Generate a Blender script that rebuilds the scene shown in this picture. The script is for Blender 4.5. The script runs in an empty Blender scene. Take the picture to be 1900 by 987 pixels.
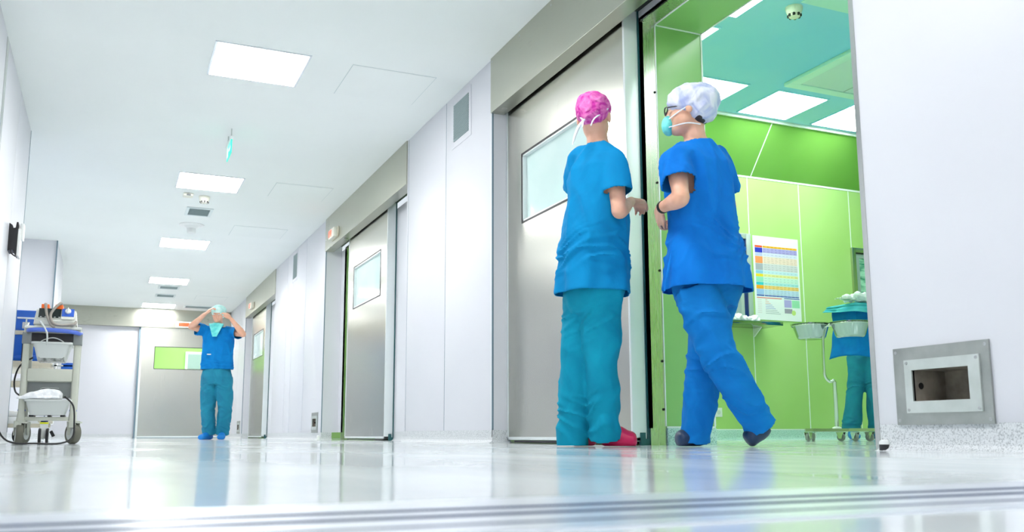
import bpy, bmesh, math, random
from mathutils import Vector, Matrix, noise
V = Vector
PI = math.pi
random.seed(7)
S = bpy.context.scene
COL = S.collection

# ------------------------------------------------------------------ camera, world, exposure
W, HH = 1900.0, 987.0
F, CX, CY, CH = 1700.0, 950.0, 540.0, 0.06
FW = V((0.39735, 0.90460, 0.15444)); FW.normalize()
R0 = V((FW.y, -FW.x, 0)).normalized()
U0 = R0.cross(FW).normalized()
RHO = 0.003
cam_d = bpy.data.cameras.new('camera'); cam = bpy.data.objects.new('camera', cam_d); COL.objects.link(cam)
cam_d.sensor_width = 36; cam_d.lens = 36 * F / W
cam_d.shift_x = 0; cam_d.shift_y = (CY - HH / 2) / W
cam_d.clip_start = 0.02; cam_d.clip_end = 100
rr = R0 * math.cos(RHO) + U0 * -math.sin(RHO)
uu = R0 * math.sin(RHO) + U0 * math.cos(RHO)
cam.matrix_world = Matrix(((rr.x, uu.x, -FW.x, 0), (rr.y, uu.y, -FW.y, 0), (rr.z, uu.z, -FW.z, CH), (0, 0, 0, 1)))
cam_d.dof.use_dof = True; cam_d.dof.focus_distance = 6.0; cam_d.dof.aperture_fstop = 7
S.camera = cam
S.view_settings.view_transform = 'Standard'; S.view_settings.look = 'None'
S.view_settings.gamma = 1; S.view_settings.use_curve_mapping = False
S.view_settings.exposure = 1.58
LAMP = 13.0          # corridor ceiling panels
LAMP_OR = 5.8       # operating room panels
wd = bpy.data.worlds.new('world'); S.world = wd; wd.use_nodes = True
wd.node_tree.nodes['Background'].inputs[0].default_value = (.85, .93, 1, 1)
wd.node_tree.nodes['Background'].inputs[1].default_value = 0.3

def at(px, py, d):
    """world point at forward distance d seen at a photo position (used for the figures' joints)"""
    x, y = px - CX, py - CY
    c, s = math.cos(RHO), math.sin(RHO)
    lx, ly = c * x - s * y, s * x + c * y
    return V((0, 0, CH)) + (FW * F + R0 * lx - U0 * ly) * (d / F)

# ------------------------------------------------------------------ materials
def mat(name, col, rough=.5, metal=0, emis=None, trans=0, coat=0, spec=None, build=None, aniso=0, alpha=1):
    m = bpy.data.materials.new(name); m.use_nodes = True
    nt = m.node_tree; b = nt.nodes['Principled BSDF']
    b.inputs['Base Color'].default_value = (*col, 1)
    b.inputs['Roughness'].default_value = rough; b.inputs['Metallic'].default_value = metal
    if 'scrub' in name or 'drape' in name: b.inputs['Specular IOR Level'].default_value = .12
    if spec is not None: b.inputs['Specular IOR Level'].default_value = spec
    if trans: b.inputs['Transmission Weight'].default_value = trans
    if coat: b.inputs['Coat Weight'].default_value = coat; b.inputs['Coat Roughness'].default_value = .05
    if aniso: b.inputs['Anisotropic'].default_value = aniso
    if alpha < 1: b.inputs['Alpha'].default_value = alpha
    if emis:
        b.inputs['Emission Color'].default_value = (*emis[0], 1); b.inputs['Emission Strength'].default_value = emis[1]
    if build: build(nt, b)
    return m
def N(nt, t, **kw):
    n = nt.nodes.new(t)
    for k, v in kw.items():
        if k in n.inputs: n.inputs[k].default_value = v
        else: setattr(n, k, v)
    return n
def noise_col(c1, c2, scale, lo=.4, hi=.6, stretch=(1, 1, 1), detail=3, bump=0, roughvar=None, dist=0):
    def f(nt, b):
        tc = N(nt, 'ShaderNodeTexCoord'); mp = N(nt, 'ShaderNodeMapping'); mp.inputs['Scale'].default_value = stretch
        nt.links.new(tc.outputs['Object'], mp.inputs[0])
        n = N(nt, 'ShaderNodeTexNoise', Scale=scale, Detail=detail, Distortion=dist); nt.links.new(mp.outputs[0], n.inputs['Vector'])
        r = N(nt, 'ShaderNodeValToRGB'); r.color_ramp.elements[0].position = lo; r.color_ramp.elements[1].position = hi
        r.color_ramp.elements[0].color = (*c1, 1); r.color_ramp.elements[1].color = (*c2, 1)
        nt.links.new(n.outputs[0], r.inputs[0]); nt.links.new(r.outputs[0], b.inputs['Base Color'])
        if bump:
            bp = N(nt, 'ShaderNodeBump', Strength=bump, Distance=.01); nt.links.new(n.outputs[0], bp.inputs['Height']); nt.links.new(bp.outputs[0], b.inputs['Normal'])
        if roughvar:
            mr = N(nt, 'ShaderNodeMapRange'); mr.inputs[1].default_value = .3; mr.inputs[2].default_value = .7
            mr.inputs[3].default_value = roughvar[0]; mr.inputs[4].default_value = roughvar[1]
            nt.links.new(n.outputs[0], mr.inputs[0]); nt.links.new(mr.outputs[0], b.inputs['Roughness'])
    return f
def steel_nodes(c1, c2, r1, r2, stretch=(60, 60, 1.2)):
    def f(nt, b):
        tc = N(nt, 'ShaderNodeTexCoord'); mp = N(nt, 'ShaderNodeMapping'); mp.inputs['Scale'].default_value = stretch
        nt.links.new(tc.outputs['Object'], mp.inputs[0])
        n = N(nt, 'ShaderNodeTexNoise', Scale=2, Detail=3); nt.links.new(mp.outputs[0], n.inputs['Vector'])
        n2 = N(nt, 'ShaderNodeTexNoise', Scale=1.6, Detail=5); nt.links.new(tc.outputs['Object'], n2.inputs['Vector'])
        mx = N(nt, 'ShaderNodeMath', operation='ADD'); nt.links.new(n.outputs[0], mx.inputs[0]); nt.links.new(n2.outputs[0], mx.inputs[1])
        r = N(nt, 'ShaderNodeMapRange'); r.inputs[1].default_value = .7; r.inputs[2].default_value = 1.3; r.inputs[3].default_value = r1; r.inputs[4].default_value = r2
        nt.links.new(mx.outputs[0], r.inputs[0]); nt.links.new(r.outputs[0], b.inputs['Roughness'])
        cr = N(nt, 'ShaderNodeValToRGB'); cr.color_ramp.elements[0].position = .35; cr.color_ramp.elements[1].position = .65
        cr.color_ramp.elements[0].color = (*c1, 1); cr.color_ramp.elements[1].color = (*c2, 1)
        nt.links.new(n.outputs[0], cr.inputs[0]); nt.links.new(cr.outputs[0], b.inputs['Base Color'])
        bp = N(nt, 'ShaderNodeBump', Strength=.008, Distance=.0004); nt.links.new(n.outputs[0], bp.inputs['Height']); nt.links.new(bp.outputs[0], b.inputs['Normal'])
    return f
def cloth_nodes(c1, c2):
    def f(nt, b):
        tc = N(nt, 'ShaderNodeTexCoord')
        n = N(nt, 'ShaderNodeTexNoise', Scale=5, Detail=5, Distortion=1.0); nt.links.new(tc.outputs['Object'], n.inputs['Vector'])
        r = N(nt, 'ShaderNodeValToRGB'); r.color_ramp.elements[0].position = .3; r.color_ramp.elements[1].position = .7
        r.color_ramp.elements[0].color = (*c1, 1); r.color_ramp.elements[1].color = (*c2, 1)
        nt.links.new(n.outputs[0], r.inputs[0]); nt.links.new(r.outputs[0], b.inputs['Base Color'])
        bp = N(nt, 'ShaderNodeBump', Strength=.35, Distance=.02); nt.links.new(n.outputs[0], bp.inputs['Height']); nt.links.new(bp.outputs[0], b.inputs['Normal'])
    return f

M = {}
M['wall'] = mat('white_laminate', (.84, .86, .90), .42, build=noise_col((.695, .707, .757), (.715, .727, .772), 1.2, .35, .65))
M['seam'] = mat('grey_sealant', (.20, .28, .34), .7, spec=.1)
M['ceil'] = mat('matt_ceiling_paint', (.74, .83, .825), .75, build=noise_col((.86, .90, .885), (.88, .92, .905), .7))
M['hatch'] = mat('hatch_paint', (.76, .84, .84), .6)
M['hatchline'] = mat('hatch_gap', (.62, .70, .70), .8)
def floor_nodes(nt, b):
    tc = N(nt, 'ShaderNodeTexCoord'); mp = N(nt, 'ShaderNodeMapping'); mp.inputs['Scale'].default_value = (1.6, .5, 1)
    nt.links.new(tc.outputs['Object'], mp.inputs[0])
    n = N(nt, 'ShaderNodeTexNoise', Scale=3, Detail=6); nt.links.new(mp.outputs[0], n.inputs['Vector'])
    r = N(nt, 'ShaderNodeValToRGB'); r.color_ramp.elements[0].position = .35; r.color_ramp.elements[1].position = .65
    r.color_ramp.elements[0].color = (.74, .80, .82, 1); r.color_ramp.elements[1].color = (.84, .89, .91, 1)
    nt.links.new(n.outputs[0], r.inputs[0])
    n2 = N(nt, 'ShaderNodeTexVoronoi', Scale=260.0); nt.links.new(tc.outputs['Object'], n2.inputs['Vector'])
    r2 = N(nt, 'ShaderNodeValToRGB'); r2.color_ramp.elements[0].position = .05; r2.color_ramp.elements[1].position = .3
    r2.color_ramp.elements[0].color = (.72, .78, .8, 1); r2.color_ramp.elements[1].color = (1, 1, 1, 1)
    nt.links.new(n2.outputs[0], r2.inputs[0])
    m = N(nt, 'ShaderNodeMix', data_type='RGBA', blend_type='MULTIPLY'); m.inputs[0].default_value = .5
    nt.links.new(r.outputs[0], m.inputs[6]); nt.links.new(r2.outputs[0], m.inputs[7]); nt.links.new(m.outputs[2], b.inputs['Base Color'])
    n3 = N(nt, 'ShaderNodeTexNoise', Scale=1.3, Detail=5); nt.links.new(mp.outputs[0], n3.inputs['Vector'])
    mr = N(nt, 'ShaderNodeMapRange'); mr.inputs[1].default_value = .3; mr.inputs[2].default_value = .7; mr.inputs[3].default_value = .07; mr.inputs[4].default_value = .16
    nt.links.new(n3.outputs[0], mr.inputs[0]); nt.links.new(mr.outputs[0], b.inputs['Roughness'])
    n4 = N(nt, 'ShaderNodeTexNoise', Scale=9, Detail=2); nt.links.new(tc.outputs['Object'], n4.inputs['Vector'])
    bp = N(nt, 'ShaderNodeBump', Strength=.05, Distance=.003); nt.links.new(n4.outputs[0], bp.inputs['Height']); nt.links.new(bp.outputs[0], b.inputs['Normal'])
M['floor'] = mat('polished_vinyl', (.8, .87, .88), .1, spec=.5, build=floor_nodes)
M['cove'] = mat('speckled_terrazzo', (.6, .62, .62), .5, build=noise_col((.40, .43, .45), (.72, .75, .77), 190, .36, .52, detail=3))
M['cove_green'] = mat('speckled_terrazzo_teal', (.5, .75, .68), .45, build=noise_col((.30, .55, .5), (.62, .85, .8), 130, .36, .5, detail=2))
M['steel'] = mat('brushed_steel', (.5, .5, .46), .28, 1, build=steel_nodes((.54, .54, .485), (.552, .552, .497), .235, .275), aniso=.3)
M['steel_h'] = mat('brushed_steel_header', (.5, .5, .46), .3, 1, build=steel_nodes((.49, .495, .42), (.505, .51, .435), .27, .31, (4, 4, 160)))
M['steel_j'] = mat('brushed_steel_jamb', (.5, .5, .46), .3, 1, build=steel_nodes((.60, .60, .52), (.62, .62, .545), .265, .28, (50, 50, .4)))
M['basin'] = mat('spun_steel', (.40, .46, .46), .09, 1)
M['steel_p'] = mat('polished_steel', (.6, .62, .6), .16, 1)
M['plate'] = mat('worn_steel_plate', (.42, .44, .42), .42, 1, build=noise_col((.36, .38, .36), (.48, .5, .48), 14, .3, .7, detail=6, roughvar=(.35, .5)))
M['plate_l'] = mat('pale_steel_plate', (.6, .64, .62), .5, .7, build=noise_col((.55, .6, .57), (.68, .72, .70), 9, .3, .7, detail=6))
M['boxin'] = mat('brown_steel', (.2, .17, .14), .35, .3, build=noise_col((.24, .22, .18), (.46, .42, .36), 12, .35, .65, detail=5))  # darker and browner than the plates, randomly mottled
M['alu'] = mat('anodised_aluminium', (.72, .76, .80), .35, .6)
M['aluw'] = mat('pale_aluminium_edge', (.80, .86, .86), .3, .2)
M['gasket'] = mat('dark_rubber_gasket', (.02, .11, .12), .4)
M['black'] = mat('black_plastic', (.012, .012, .014), .4)
M['screw'] = mat('screw_head', (.55, .57, .57), .3, 1)
M['hole'] = mat('dark_hole', (.01, .01, .01), .8)
M['glass'] = mat('tinted_door_glass', (.7, .9, .86), .06, coat=.4, build=noise_col((.68, .88, .85), (.76, .93, .90), 1.5))
M['glassc'] = mat('clear_glass', (.95, 1, .98), .02, trans=1, spec=.5); M['glassc'].node_tree.nodes['Principled BSDF'].inputs['IOR'].default_value = 1.1
def gl_nodes(c1, c2):
    return noise_col(c1, c2, .8, .35, .65)
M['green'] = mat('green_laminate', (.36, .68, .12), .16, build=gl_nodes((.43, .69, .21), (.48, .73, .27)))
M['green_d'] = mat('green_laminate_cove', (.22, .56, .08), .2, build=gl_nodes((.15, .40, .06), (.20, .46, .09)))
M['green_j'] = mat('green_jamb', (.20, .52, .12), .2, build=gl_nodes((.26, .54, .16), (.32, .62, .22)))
M['wseam'] = mat('white_joint', (.88, .95, .92), .4)
M['orceil'] = mat('aqua_lit_ceiling', (.38, .78, .78), .55, build=noise_col((.26, .66, .96), (.38, .76, .97), .5))  # aqua cast of light bounced off walls and drapes, put into the colour
M['perf'] = mat('perforated_diffuser', (.55, .68, .7), .5, build=None)
def perf_nodes(nt, b):
    tc = N(nt, 'ShaderNodeTexCoord'); v = N(nt, 'ShaderNodeTexVoronoi', Scale=55.0); v.inputs['Randomness'].default_value = 0
    nt.links.new(tc.outputs['Object'], v.inputs['Vector'])
    r = N(nt, 'ShaderNodeValToRGB'); r.color_ramp.elements[0].position = .3; r.color_ramp.elements[1].position = .4
    r.color_ramp.elements[0].color = (.16, .3, .32, 1); r.color_ramp.elements[1].color = (.62, .78, .8, 1)
    nt.links.new(v.outputs[0], r.inputs[0]); nt.links.new(r.outputs[0], b.inputs['Base Color'])
perf_nodes(M['perf'].node_tree, M['perf'].node_tree.nodes['Principled BSDF'])
M['grille'] = mat('grille_dark', (.10, .17, .18), .6)
M['slat'] = mat('grille_slat', (.38, .47, .48), .45, .2)
M['white_pl'] = mat('white_plastic', (.85, .87, .86), .35)
M['cream'] = mat('cream_plastic', (.80, .80, .70), .4)
M['lamp'] = mat('light_diffuser', (.9, .9, .9), .4, emis=((1, .985, .97), LAMP))
M['added_bay'] = mat('bay_fill_light', (.9, .9, .9), .4, emis=((1, .985, .97), LAMP * .5))  # for unseen lamps added to brighten the side bays
M['lamp_or'] = mat('theatre_light_diffuser', (.9, .9, .9), .4, emis=((.93, 1, .98), LAMP_OR))
M['red_lens'] = mat('red_lens', (.9, .05, .02), .3, emis=((1, .06, .02), .9))
M['exit'] = mat('green_lit_sign', (.02, .5, .35), .3, emis=((.03, .80, .50), .35))
M['exit_w'] = mat('white_pictogram', (.9, .95, .9), .3, emis=((.9, 1, .95), .3))
M['skin'] = mat('skin', (.80, .44, .30), .5, build=noise_col((.74, .40, .27), (.80, .46, .33), 14))
M['skin'].node_tree.nodes['Principled BSDF'].inputs['Subsurface Weight'].default_value = .08
M['top1'] = mat('azure_scrub_top', (.0, .24, .62), .8, build=cloth_nodes((.003, .20, .46), (.004, .27, .58)))
M['tr1'] = mat('teal_scrub_trousers', (.0, .3, .55), .8, build=cloth_nodes((.004, .24, .38), (.006, .32, .47)))
M['top2'] = mat('blue_scrub_top', (.0, .19, .68), .8, build=cloth_nodes((.003, .14, .56), (.006, .21, .72)))
M['tr2'] = mat('blue_scrub_trousers', (.0, .2, .62), .8, build=cloth_nodes((.003, .15, .50), (.008, .22, .64)))
M['top3'] = mat('azure_scrub_top_far', (.0, .22, .66), .8, build=cloth_nodes((.002, .16, .48), (.005, .23, .60)))
M['tr3'] = mat('dark_teal_trousers', (.0, .19, .36), .8, build=cloth_nodes((.002, .17, .29), (.004, .25, .38)))
M['cap_pink'] = mat('magenta_cap', (.75, .08, .42), .8, build=noise_col((.55, .02, .32), (.85, .26, .58), 22, .35, .7, dist=1.5, bump=.4))
M['cap_white'] = mat('pale_lilac_cap', (.62, .66, .85), .8, build=noise_col((.42, .48, .76), (.80, .82, .93), 12, .35, .62, dist=1.2, bump=.5))
M['cap_green'] = mat('pale_green_cap', (.5, .82, .78), .8, build=noise_col((.42, .76, .72), (.66, .9, .88), 16, bump=.3))
M['mask'] = mat('aqua_mask', (.12, .70, .68), .8, build=noise_col((.10, .64, .64), (.22, .8, .76), 18))
M['mask_w'] = mat('white_mask_ties', (.85, .88, .9), .8)
M['hair'] = mat('dark_hair', (.03, .025, .03), .6)
M['hair_g'] = mat('grey_hair', (.2, .2, .2), .6)
M['clog_pink'] = mat('pink_clog', (.66, .01, .10), .4)
M['clog_navy'] = mat('navy_clog', (.006, .03, .09), .4)
M['shoe_blue'] = mat('blue_overshoe', (.0, .2, .62), .6)
M['eye'] = mat('eye_white', (.7, .7, .7), .2)
M['navy'] = mat('navy_glass', (.01, .03, .16), .15)
M['cart'] = mat('putty_powder_coat', (.56, .58, .50), .4)
M['bin'] = mat('light_grey_bin', (.66, .69, .67), .45)
M['bin_d'] = mat('dark_grey_bin', (.22, .24, .24), .45)
M['tyre'] = mat('olive_grey_rubber', (.13, .13, .10), .5)
M['blue_pl'] = mat('blue_handle', (.08, .16, .62), .35)
M['blue_pad'] = mat('blue_vinyl_pad', (.0, .10, .52), .4)
M['defib'] = mat('ivory_case', (.70, .72, .66), .4)
M['screen'] = mat('dark_screen', (.012, .02, .02), .12)
M['panel_blue'] = mat('blue_keypad', (.03, .12, .58), .35)
M['orange'] = mat('orange_handle', (.95, .16, .01), .4)
M['cord'] = mat('taupe_cord', (.36, .33, .29), .6)
M['towel'] = mat('white_towel', (.82, .84, .86), .9, build=noise_col((.76, .79, .82), (.88, .9, .92), 40, bump=.4))
M['beige'] = mat('beige_frame', (.62, .58, .46), .4)
M['yellow'] = mat('yellow_band', (.8, .85, .02), .4)
M['drape'] = mat('blue_surgical_drape', (.0, .18, .62), .8, build=cloth_nodes((.002, .12, .44), (.004, .20, .58)))
M['drape_t'] = mat('aqua_drape', (.08, .62, .72), .8, build=cloth_nodes((.04, .36, .48), (.10, .50, .58)))
M['paper'] = mat('crumpled_paper', (.86, .88, .92), .8)
M['or_glass'] = mat('mottled_green_glass', (.08, .40, .26), .1, build=noise_col((.02, .26, .16), (.45, .8, .66), 4, .4, .6, stretch=(1, 1, 4)))  # glass colour mottled in pale and dark green
M['p'] = {}
def flat(name, c, r=.5):
    if name not in M['p']: M['p'][name] = mat(name, c, r)
    return M['p'][name]

# ------------------------------------------------------------------ helpers
class MB:
    def __init__(s): s.bm = bmesh.new()
    def box(s, x0, y0, z0, x1, y1, z1, bev=0, rot=None, piv=None):
        t = bmesh.new(); bmesh.ops.create_cube(t, size=1)
        for v in t.verts:
            v.co = V(((x0 + x1) / 2 + v.co.x * (x1 - x0), (y0 + y1) / 2 + v.co.y * (y1 - y0), (z0 + z1) / 2 + v.co.z * (z1 - z0)))
        if bev: bmesh.ops.bevel(t, geom=list(t.edges), offset=bev, segments=2, profile=.6, affect='EDGES')
        if rot is not None:
            c = V(piv) if piv else V(((x0 + x1) / 2, (y0 + y1) / 2, (z0 + z1) / 2))
            for v in t.verts: v.co = c + rot @ (v.co - c)
        s.add(t); return s
    def add(s, t):
        me = bpy.data.meshes.new('tmp'); t.to_mesh(me); t.free(); s.bm.from_mesh(me); bpy.data.meshes.remove(me)
    def loft(s, rings, caps=True, closed=False):
        bm = s.bm; rs = [[bm.verts.new(p) for p in r] for r in rings]; n = len(rs[0])
        for a, b in zip(rs, rs[1:]):
            for i in range(n): bm.faces.new((a[i], a[(i + 1) % n], b[(i + 1) % n], b[i]))
        if closed:
            a, b = rs[-1], rs[0]
            for i in range(n): bm.faces.new((a[i], a[(i + 1) % n], b[(i + 1) % n], b[i]))
        elif caps:
            bm.faces.new(list(reversed(rs[0]))); bm.faces.new(rs[-1])
        return s
    def cyl(s, p0, p1, r0, r1=None, n=20):
        r1 = r0 if r1 is None else r1
        return s.tube([(p0, r0), (p1, r1)], n, False)
    def tube(s, pr, n=12, smooth=True, caps=True, closed=False, round_end=False):
        pts = [(V(p), r) for p, r in pr]
        if smooth and len(pts) > 2: pts = catmull(pts, 5, closed)
        P = [p for p, r in pts]; rings = []; pn = None
        for i, (p, r) in enumerate(pts):
            if closed: t = P[(i + 1) % len(P)] - P[i - 1]
            else: t = P[min(i + 1, len(P) - 1)] - P[max(i - 1, 0)]
            t.normalize()
            if pn is None: pn = t.orthogonal().normalized()
            pn = (pn - t * pn.dot(t)).normalized(); b = t.cross(pn)
            rings.append([p + (pn * math.cos(2 * PI * k / n) + b * math.sin(2 * PI * k / n)) * r for k in range(n)])
        s.loft(rings, caps, closed)
        if round_end:
            for p, r in (pts[0], pts[-1]): s.ell(p, (r, r, r))
        return s
    def ell(s, c, rad, R=None, sub=2):
        t = bmesh.new(); bmesh.ops.create_icosphere(t, subdivisions=sub + 1, radius=1)
        for v in t.verts:
            q = V((v.co.x * rad[0], v.co.y * rad[1], v.co.z * rad[2])); v.co = V(c) + (R @ q if R else q)
        s.add(t); return s
    def lathe(s, c, prof, axis=V((0, 0, 1)), n=28, caps=True):
        axis = V(axis).normalized(); a = axis.orthogonal().normalized(); b = axis.cross(a)
        return s.loft([[V(c) + axis * z + (a * math.cos(2 * PI * k / n) + b * math.sin(2 * PI * k / n)) * max(r, 1e-4) for k in range(n)] for r, z in prof], caps)
    def prism(s, poly, d):
        d = V(d); a = [s.bm.verts.new(p) for p in poly]; b = [s.bm.verts.new(V(p) + d) for p in poly]; n = len(a)
        s.bm.faces.new(list(reversed(a))); s.bm.faces.new(b)
        for i in range(n): s.bm.faces.new((a[i], a[(i + 1) % n], b[(i + 1) % n], b[i]))
        return s
    def organic(s, vox=.01, smooth=4):
        me = bpy.data.meshes.new('tmp'); bmesh.ops.recalc_face_normals(s.bm, faces=s.bm.faces); s.bm.to_mesh(me)
        o = bpy.data.objects.new('tmp', me); COL.objects.link(o)
        r = o.modifiers.new('r', 'REMESH'); r.mode = 'VOXEL'; r.voxel_size = vox
        if smooth:
            k = o.modifiers.new('s', 'SMOOTH'); k.iterations = smooth; k.factor = .5
        dg = bpy.context.evaluated_depsgraph_get(); m2 = bpy.data.meshes.new_from_object(o.evaluated_get(dg))
        bpy.data.objects.remove(o); bpy.data.meshes.remove(me)
        s.bm.free(); s.bm = bmesh.new(); s.bm.from_mesh(m2); bpy.data.meshes.remove(m2); s.bm.normal_update()
        return s
    def move(s, fn):
        s.bm.normal_update()
        ds = [fn(v.co.copy(), v.normal.copy()) for v in s.bm.verts]
        for v, d in zip(s.bm.verts, ds): v.co = d
        return s
    def cut(s, test):
        s.bm.normal_update()
        fs = [f for f in s.bm.faces if test(f.calc_center_median(), f.normal)]
        bmesh.ops.delete(s.bm, geom=fs, context='FACES'); return s
    def build(s, name, m, parent=None, smooth=None, label=None, solid=0):
        off = parent_origin(parent)
        for v in s.bm.verts: v.co -= off
        if smooth is None or smooth is False: bmesh.ops.recalc_face_normals(s.bm, faces=s.bm.faces)
        me = bpy.data.meshes.new(name); s.bm.to_mesh(me); s.bm.free()
        me.materials.append(m)
        if smooth is not False:
            for p in me.polygons: p.use_smooth = True
            try: me.set_sharp_from_angle(angle=math.radians(60 if smooth else 35))
            except Exception: pass
        o = bpy.data.objects.new(name, me); COL.objects.link(o)
        if solid:
            sm = o.modifiers.new('t', 'SOLIDIFY'); sm.thickness = solid; sm.offset = -1
        if parent: o.parent = parent
        if label: o['label'] = label
        return o
def build_each(mb, name, m, parent, smooth=None, label=None):
    """one object per loose piece of the collected shapes"""
    bm = mb.bm; bm.verts.ensure_lookup_table(); seen = set(); out = []
    for v0 in bm.verts:
        if v0.index in seen: continue
        st, isl = [v0], []
        seen.add(v0.index)
        while st:
            v = st.pop(); isl.append(v)
            for e in v.link_edges:
                w = e.other_vert(v)
                if w.index not in seen: seen.add(w.index); st.append(w)
        k = MB(); mp = {v.index: k.bm.verts.new(v.co) for v in isl}
        fs = {f for v in isl for f in v.link_faces}
        for f in fs: k.bm.faces.new([mp[v.index] for v in f.verts])
        out.append(k.build(name, m, parent, smooth, label))
    bm.free(); return out
def parent_origin(p):
    t = V((0, 0, 0))
    while p is not None: t += V(p.location); p = p.parent
    return t
def catmull(pts, k, closed=False):
    out = []; n = len(pts)
    segs = n if closed else n - 1
    for i in range(segs):
        g = (lambda j: pts[j % n]) if closed else (lambda j: pts[max(0, min(n - 1, j))])
        (p0, r0), (p1, r1), (p2, r2), (p3, r3) = g(i - 1), g(i), g(i + 1), g(i + 2)
        for j in range(k):
            t = j / k
            p = .5 * ((2 * p1) + (p2 - p0) * t + (2 * p0 - 5 * p1 + 4 * p2 - p3) * t * t + (3 * p1 - p0 - 3 * p2 + p3) * t ** 3)
            r = r1 + (r2 - r1) * (t * t * (3 - 2 * t)); out.append((p, r))
    if not closed: out.append(pts[-1])
    return out
def thing(name, label, cat, loc, group=None):
    o = bpy.data.objects.new(name, None); COL.objects.link(o); o.location = loc; o.empty_display_size = .1
    o['label'] = label; o['category'] = cat
    if group: o['group'] = group
    return o
def tag(o, label, cat, group=None):
    o['label'] = label; o['category'] = cat
    if group: o['group'] = group
    return o
def struct(o, label=None):
    o['kind'] = 'structure'
    if label: o['label'] = label
    return o
def st_empty(name, loc, label=None):
    o = bpy.data.objects.new(name, None); COL.objects.link(o); o.location = loc; return struct(o, label)

XW, XR, XO, XI = 2.455, 2.57, 2.665, 3.08     # right wall face, door panel face, opening frame face, theatre side face
XL, ZC = -.78, 2.8
YE = 21.5

# ------------------------------------------------------------------ structure: floor, ceilings, walls
struct(MB().box(-3.2, -5.2, -.1, 9.6, 24.2, 0).build('floor', M['floor'], smooth=False), 'glossy pale floor reflecting the walls and people')
c = st_empty('ceiling', (0, 0, ZC), 'flat white corridor ceiling')
MB().box(-3.2, -5.2, ZC, XO, 24.2, ZC + .1).build('ceiling_slab', M['ceil'], c, smooth=False)
struct(MB().box(XI, -.4, 3.2, 9.6, 7.2, 3.3).build('ceiling', M['orceil'], smooth=False), 'operating room ceiling coloured with aqua bounced light')

def panel_wall_y(mb, sm, x, out, ya, yb, seams, z0=.09, z1=ZC, t=.02, gap=.011):
    """panels on a wall whose face is at x (facing out=-1/+1), with open joints showing a grey backing"""
    ys = [ya] + list(seams) + [yb]
    for a, b in zip(ys, ys[1:]):
        a2 = a + (gap / 2 if a != ya else 0); b2 = b - (gap / 2 if b != yb else 0)
        mb.box(min(x, x - out * t), a2, z0, max(x, x - out * t), b2, z1, .0015)
    xs = sorted((x - out * .0015, x - out * t))
    for y in seams: sm.box(xs[0], y - .01, z0, xs[1], y + .01, z1)
# right wall
wr = st_empty('wall_right', (XW, 8, 0), 'white panelled corridor wall on the right')
mb, sm = MB(), MB()
panel_wall_y(mb, sm, XW, -1, -5, 2.44, [-3.5, -2.2, -.9, .3])
panel_wall_y(mb, sm, XW, -1, 5.94, 8.02, [6.94, 7.98])
panel_wall_y(mb, sm, XW, -1, 11.52, 15.36, [12.78, 13.77, 14.25])
panel_wall_y(mb, sm, XW, -1, 18.9, 21.5, [19.85])
mb.build('wall_panel', M['wall'], wr); sm.build('wall_joint', M['seam'], wr)
core = MB()
for a, b in ((-5, 2.44), (5.94, 8.02), (11.52, 15.36), (18.9, 21.5)): core.box(XW + .02, a, 0, XI, b, ZC)
ret = MB(); rj = MB()
for a, b, o in ((2.44, 5.94, (2.55, 4.23)), (8.02, 11.52, (9.75, 11.32)), (15.36, 18.9, (17.15, 18.72))):
    core.box(XO, a, 2.4, XI, b, 3.3)
    core.box(XO + .01, a, .0, XI, o[0], 2.4) if o[0] - a > .02 else None
    core.box(XO + .01, o[1], .0, XI, b, 2.4) if b - o[1] > .02 else None
    for p, q in ((a, o[0]), (o[1], b)):
        if q - p > .12: ret.box(XO, p, .09, XO + .015, q, 2.4)
    # return faces closing the recess at its far and near end
    ret.box(XW + .011, b - .002, .09, XO, b + .018, ZC, 0); ret.box(XW + .02, a - .018, .09, XO, a + .002, ZC, 0)
    rj.box(XW - .001, b - .004, .09, XW + .010, b + .005, ZC)
core.build('wall_core', M['wall'], wr, smooth=False); ret.build('recess_lining', M['wall'], wr, smooth=False); rj.build('recess_edge', M['seam'], wr, smooth=False)
MB().box(XW - .002, 2.425, 0.0, XW + .004, 2.447, ZC).box(XW + .004, 2.439, 0, XO, 2.447, 2.4).build('corner_strip', M['steel_p'], wr, smooth=False)
# left wall
wl = st_empty('wall_left', (XL, 4, 0), 'white panelled corridor wall on the left')
mb, sm = MB(), MB()
panel_wall_y(mb, sm, XL, 1, -5, 9.08, [-3, -1, 1, 3, 5, 8.03])
panel_wall_y(mb, sm, XL, 1, 14.32, 16.25, [15.4])
mb.box(-3.1, 14.3, .09, XL, 14.32, ZC).box(XL - .3, 16.25, .09, XL, 16.27, ZC)
mb.build('wall_panel', M['wall'], wl); sm.build('wall_joint', M['seam'], wl)
MB().box(XL - .3, -5, 0, XL - .02, 9.08, ZC).box(-3.1, 14.32, 0, XL - .02, 16.25, ZC).box(-3.1, 16.25, 0, -3.0, 22, ZC).box(-3.1, 8.9, 0, -3.0, 14.3, ZC).box(-3.1, 8.98, 0, XL - .3, 9.08, ZC).build('wall_core', M['wall'], wl, smooth=False)
MB().box(XL, 6.86, .09, XL + .004, 6.97, ZC - .02).build('corner_guard', M['steel_p'], wl, smooth=False)
MB().box(XL - .012, 9.08, .09, XL + .002, 9.10, ZC).box(XL - .012, 14.28, .09, XL + .004, 14.31, ZC).build('edge_strip', M['seam'], wl, smooth=False)
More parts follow.
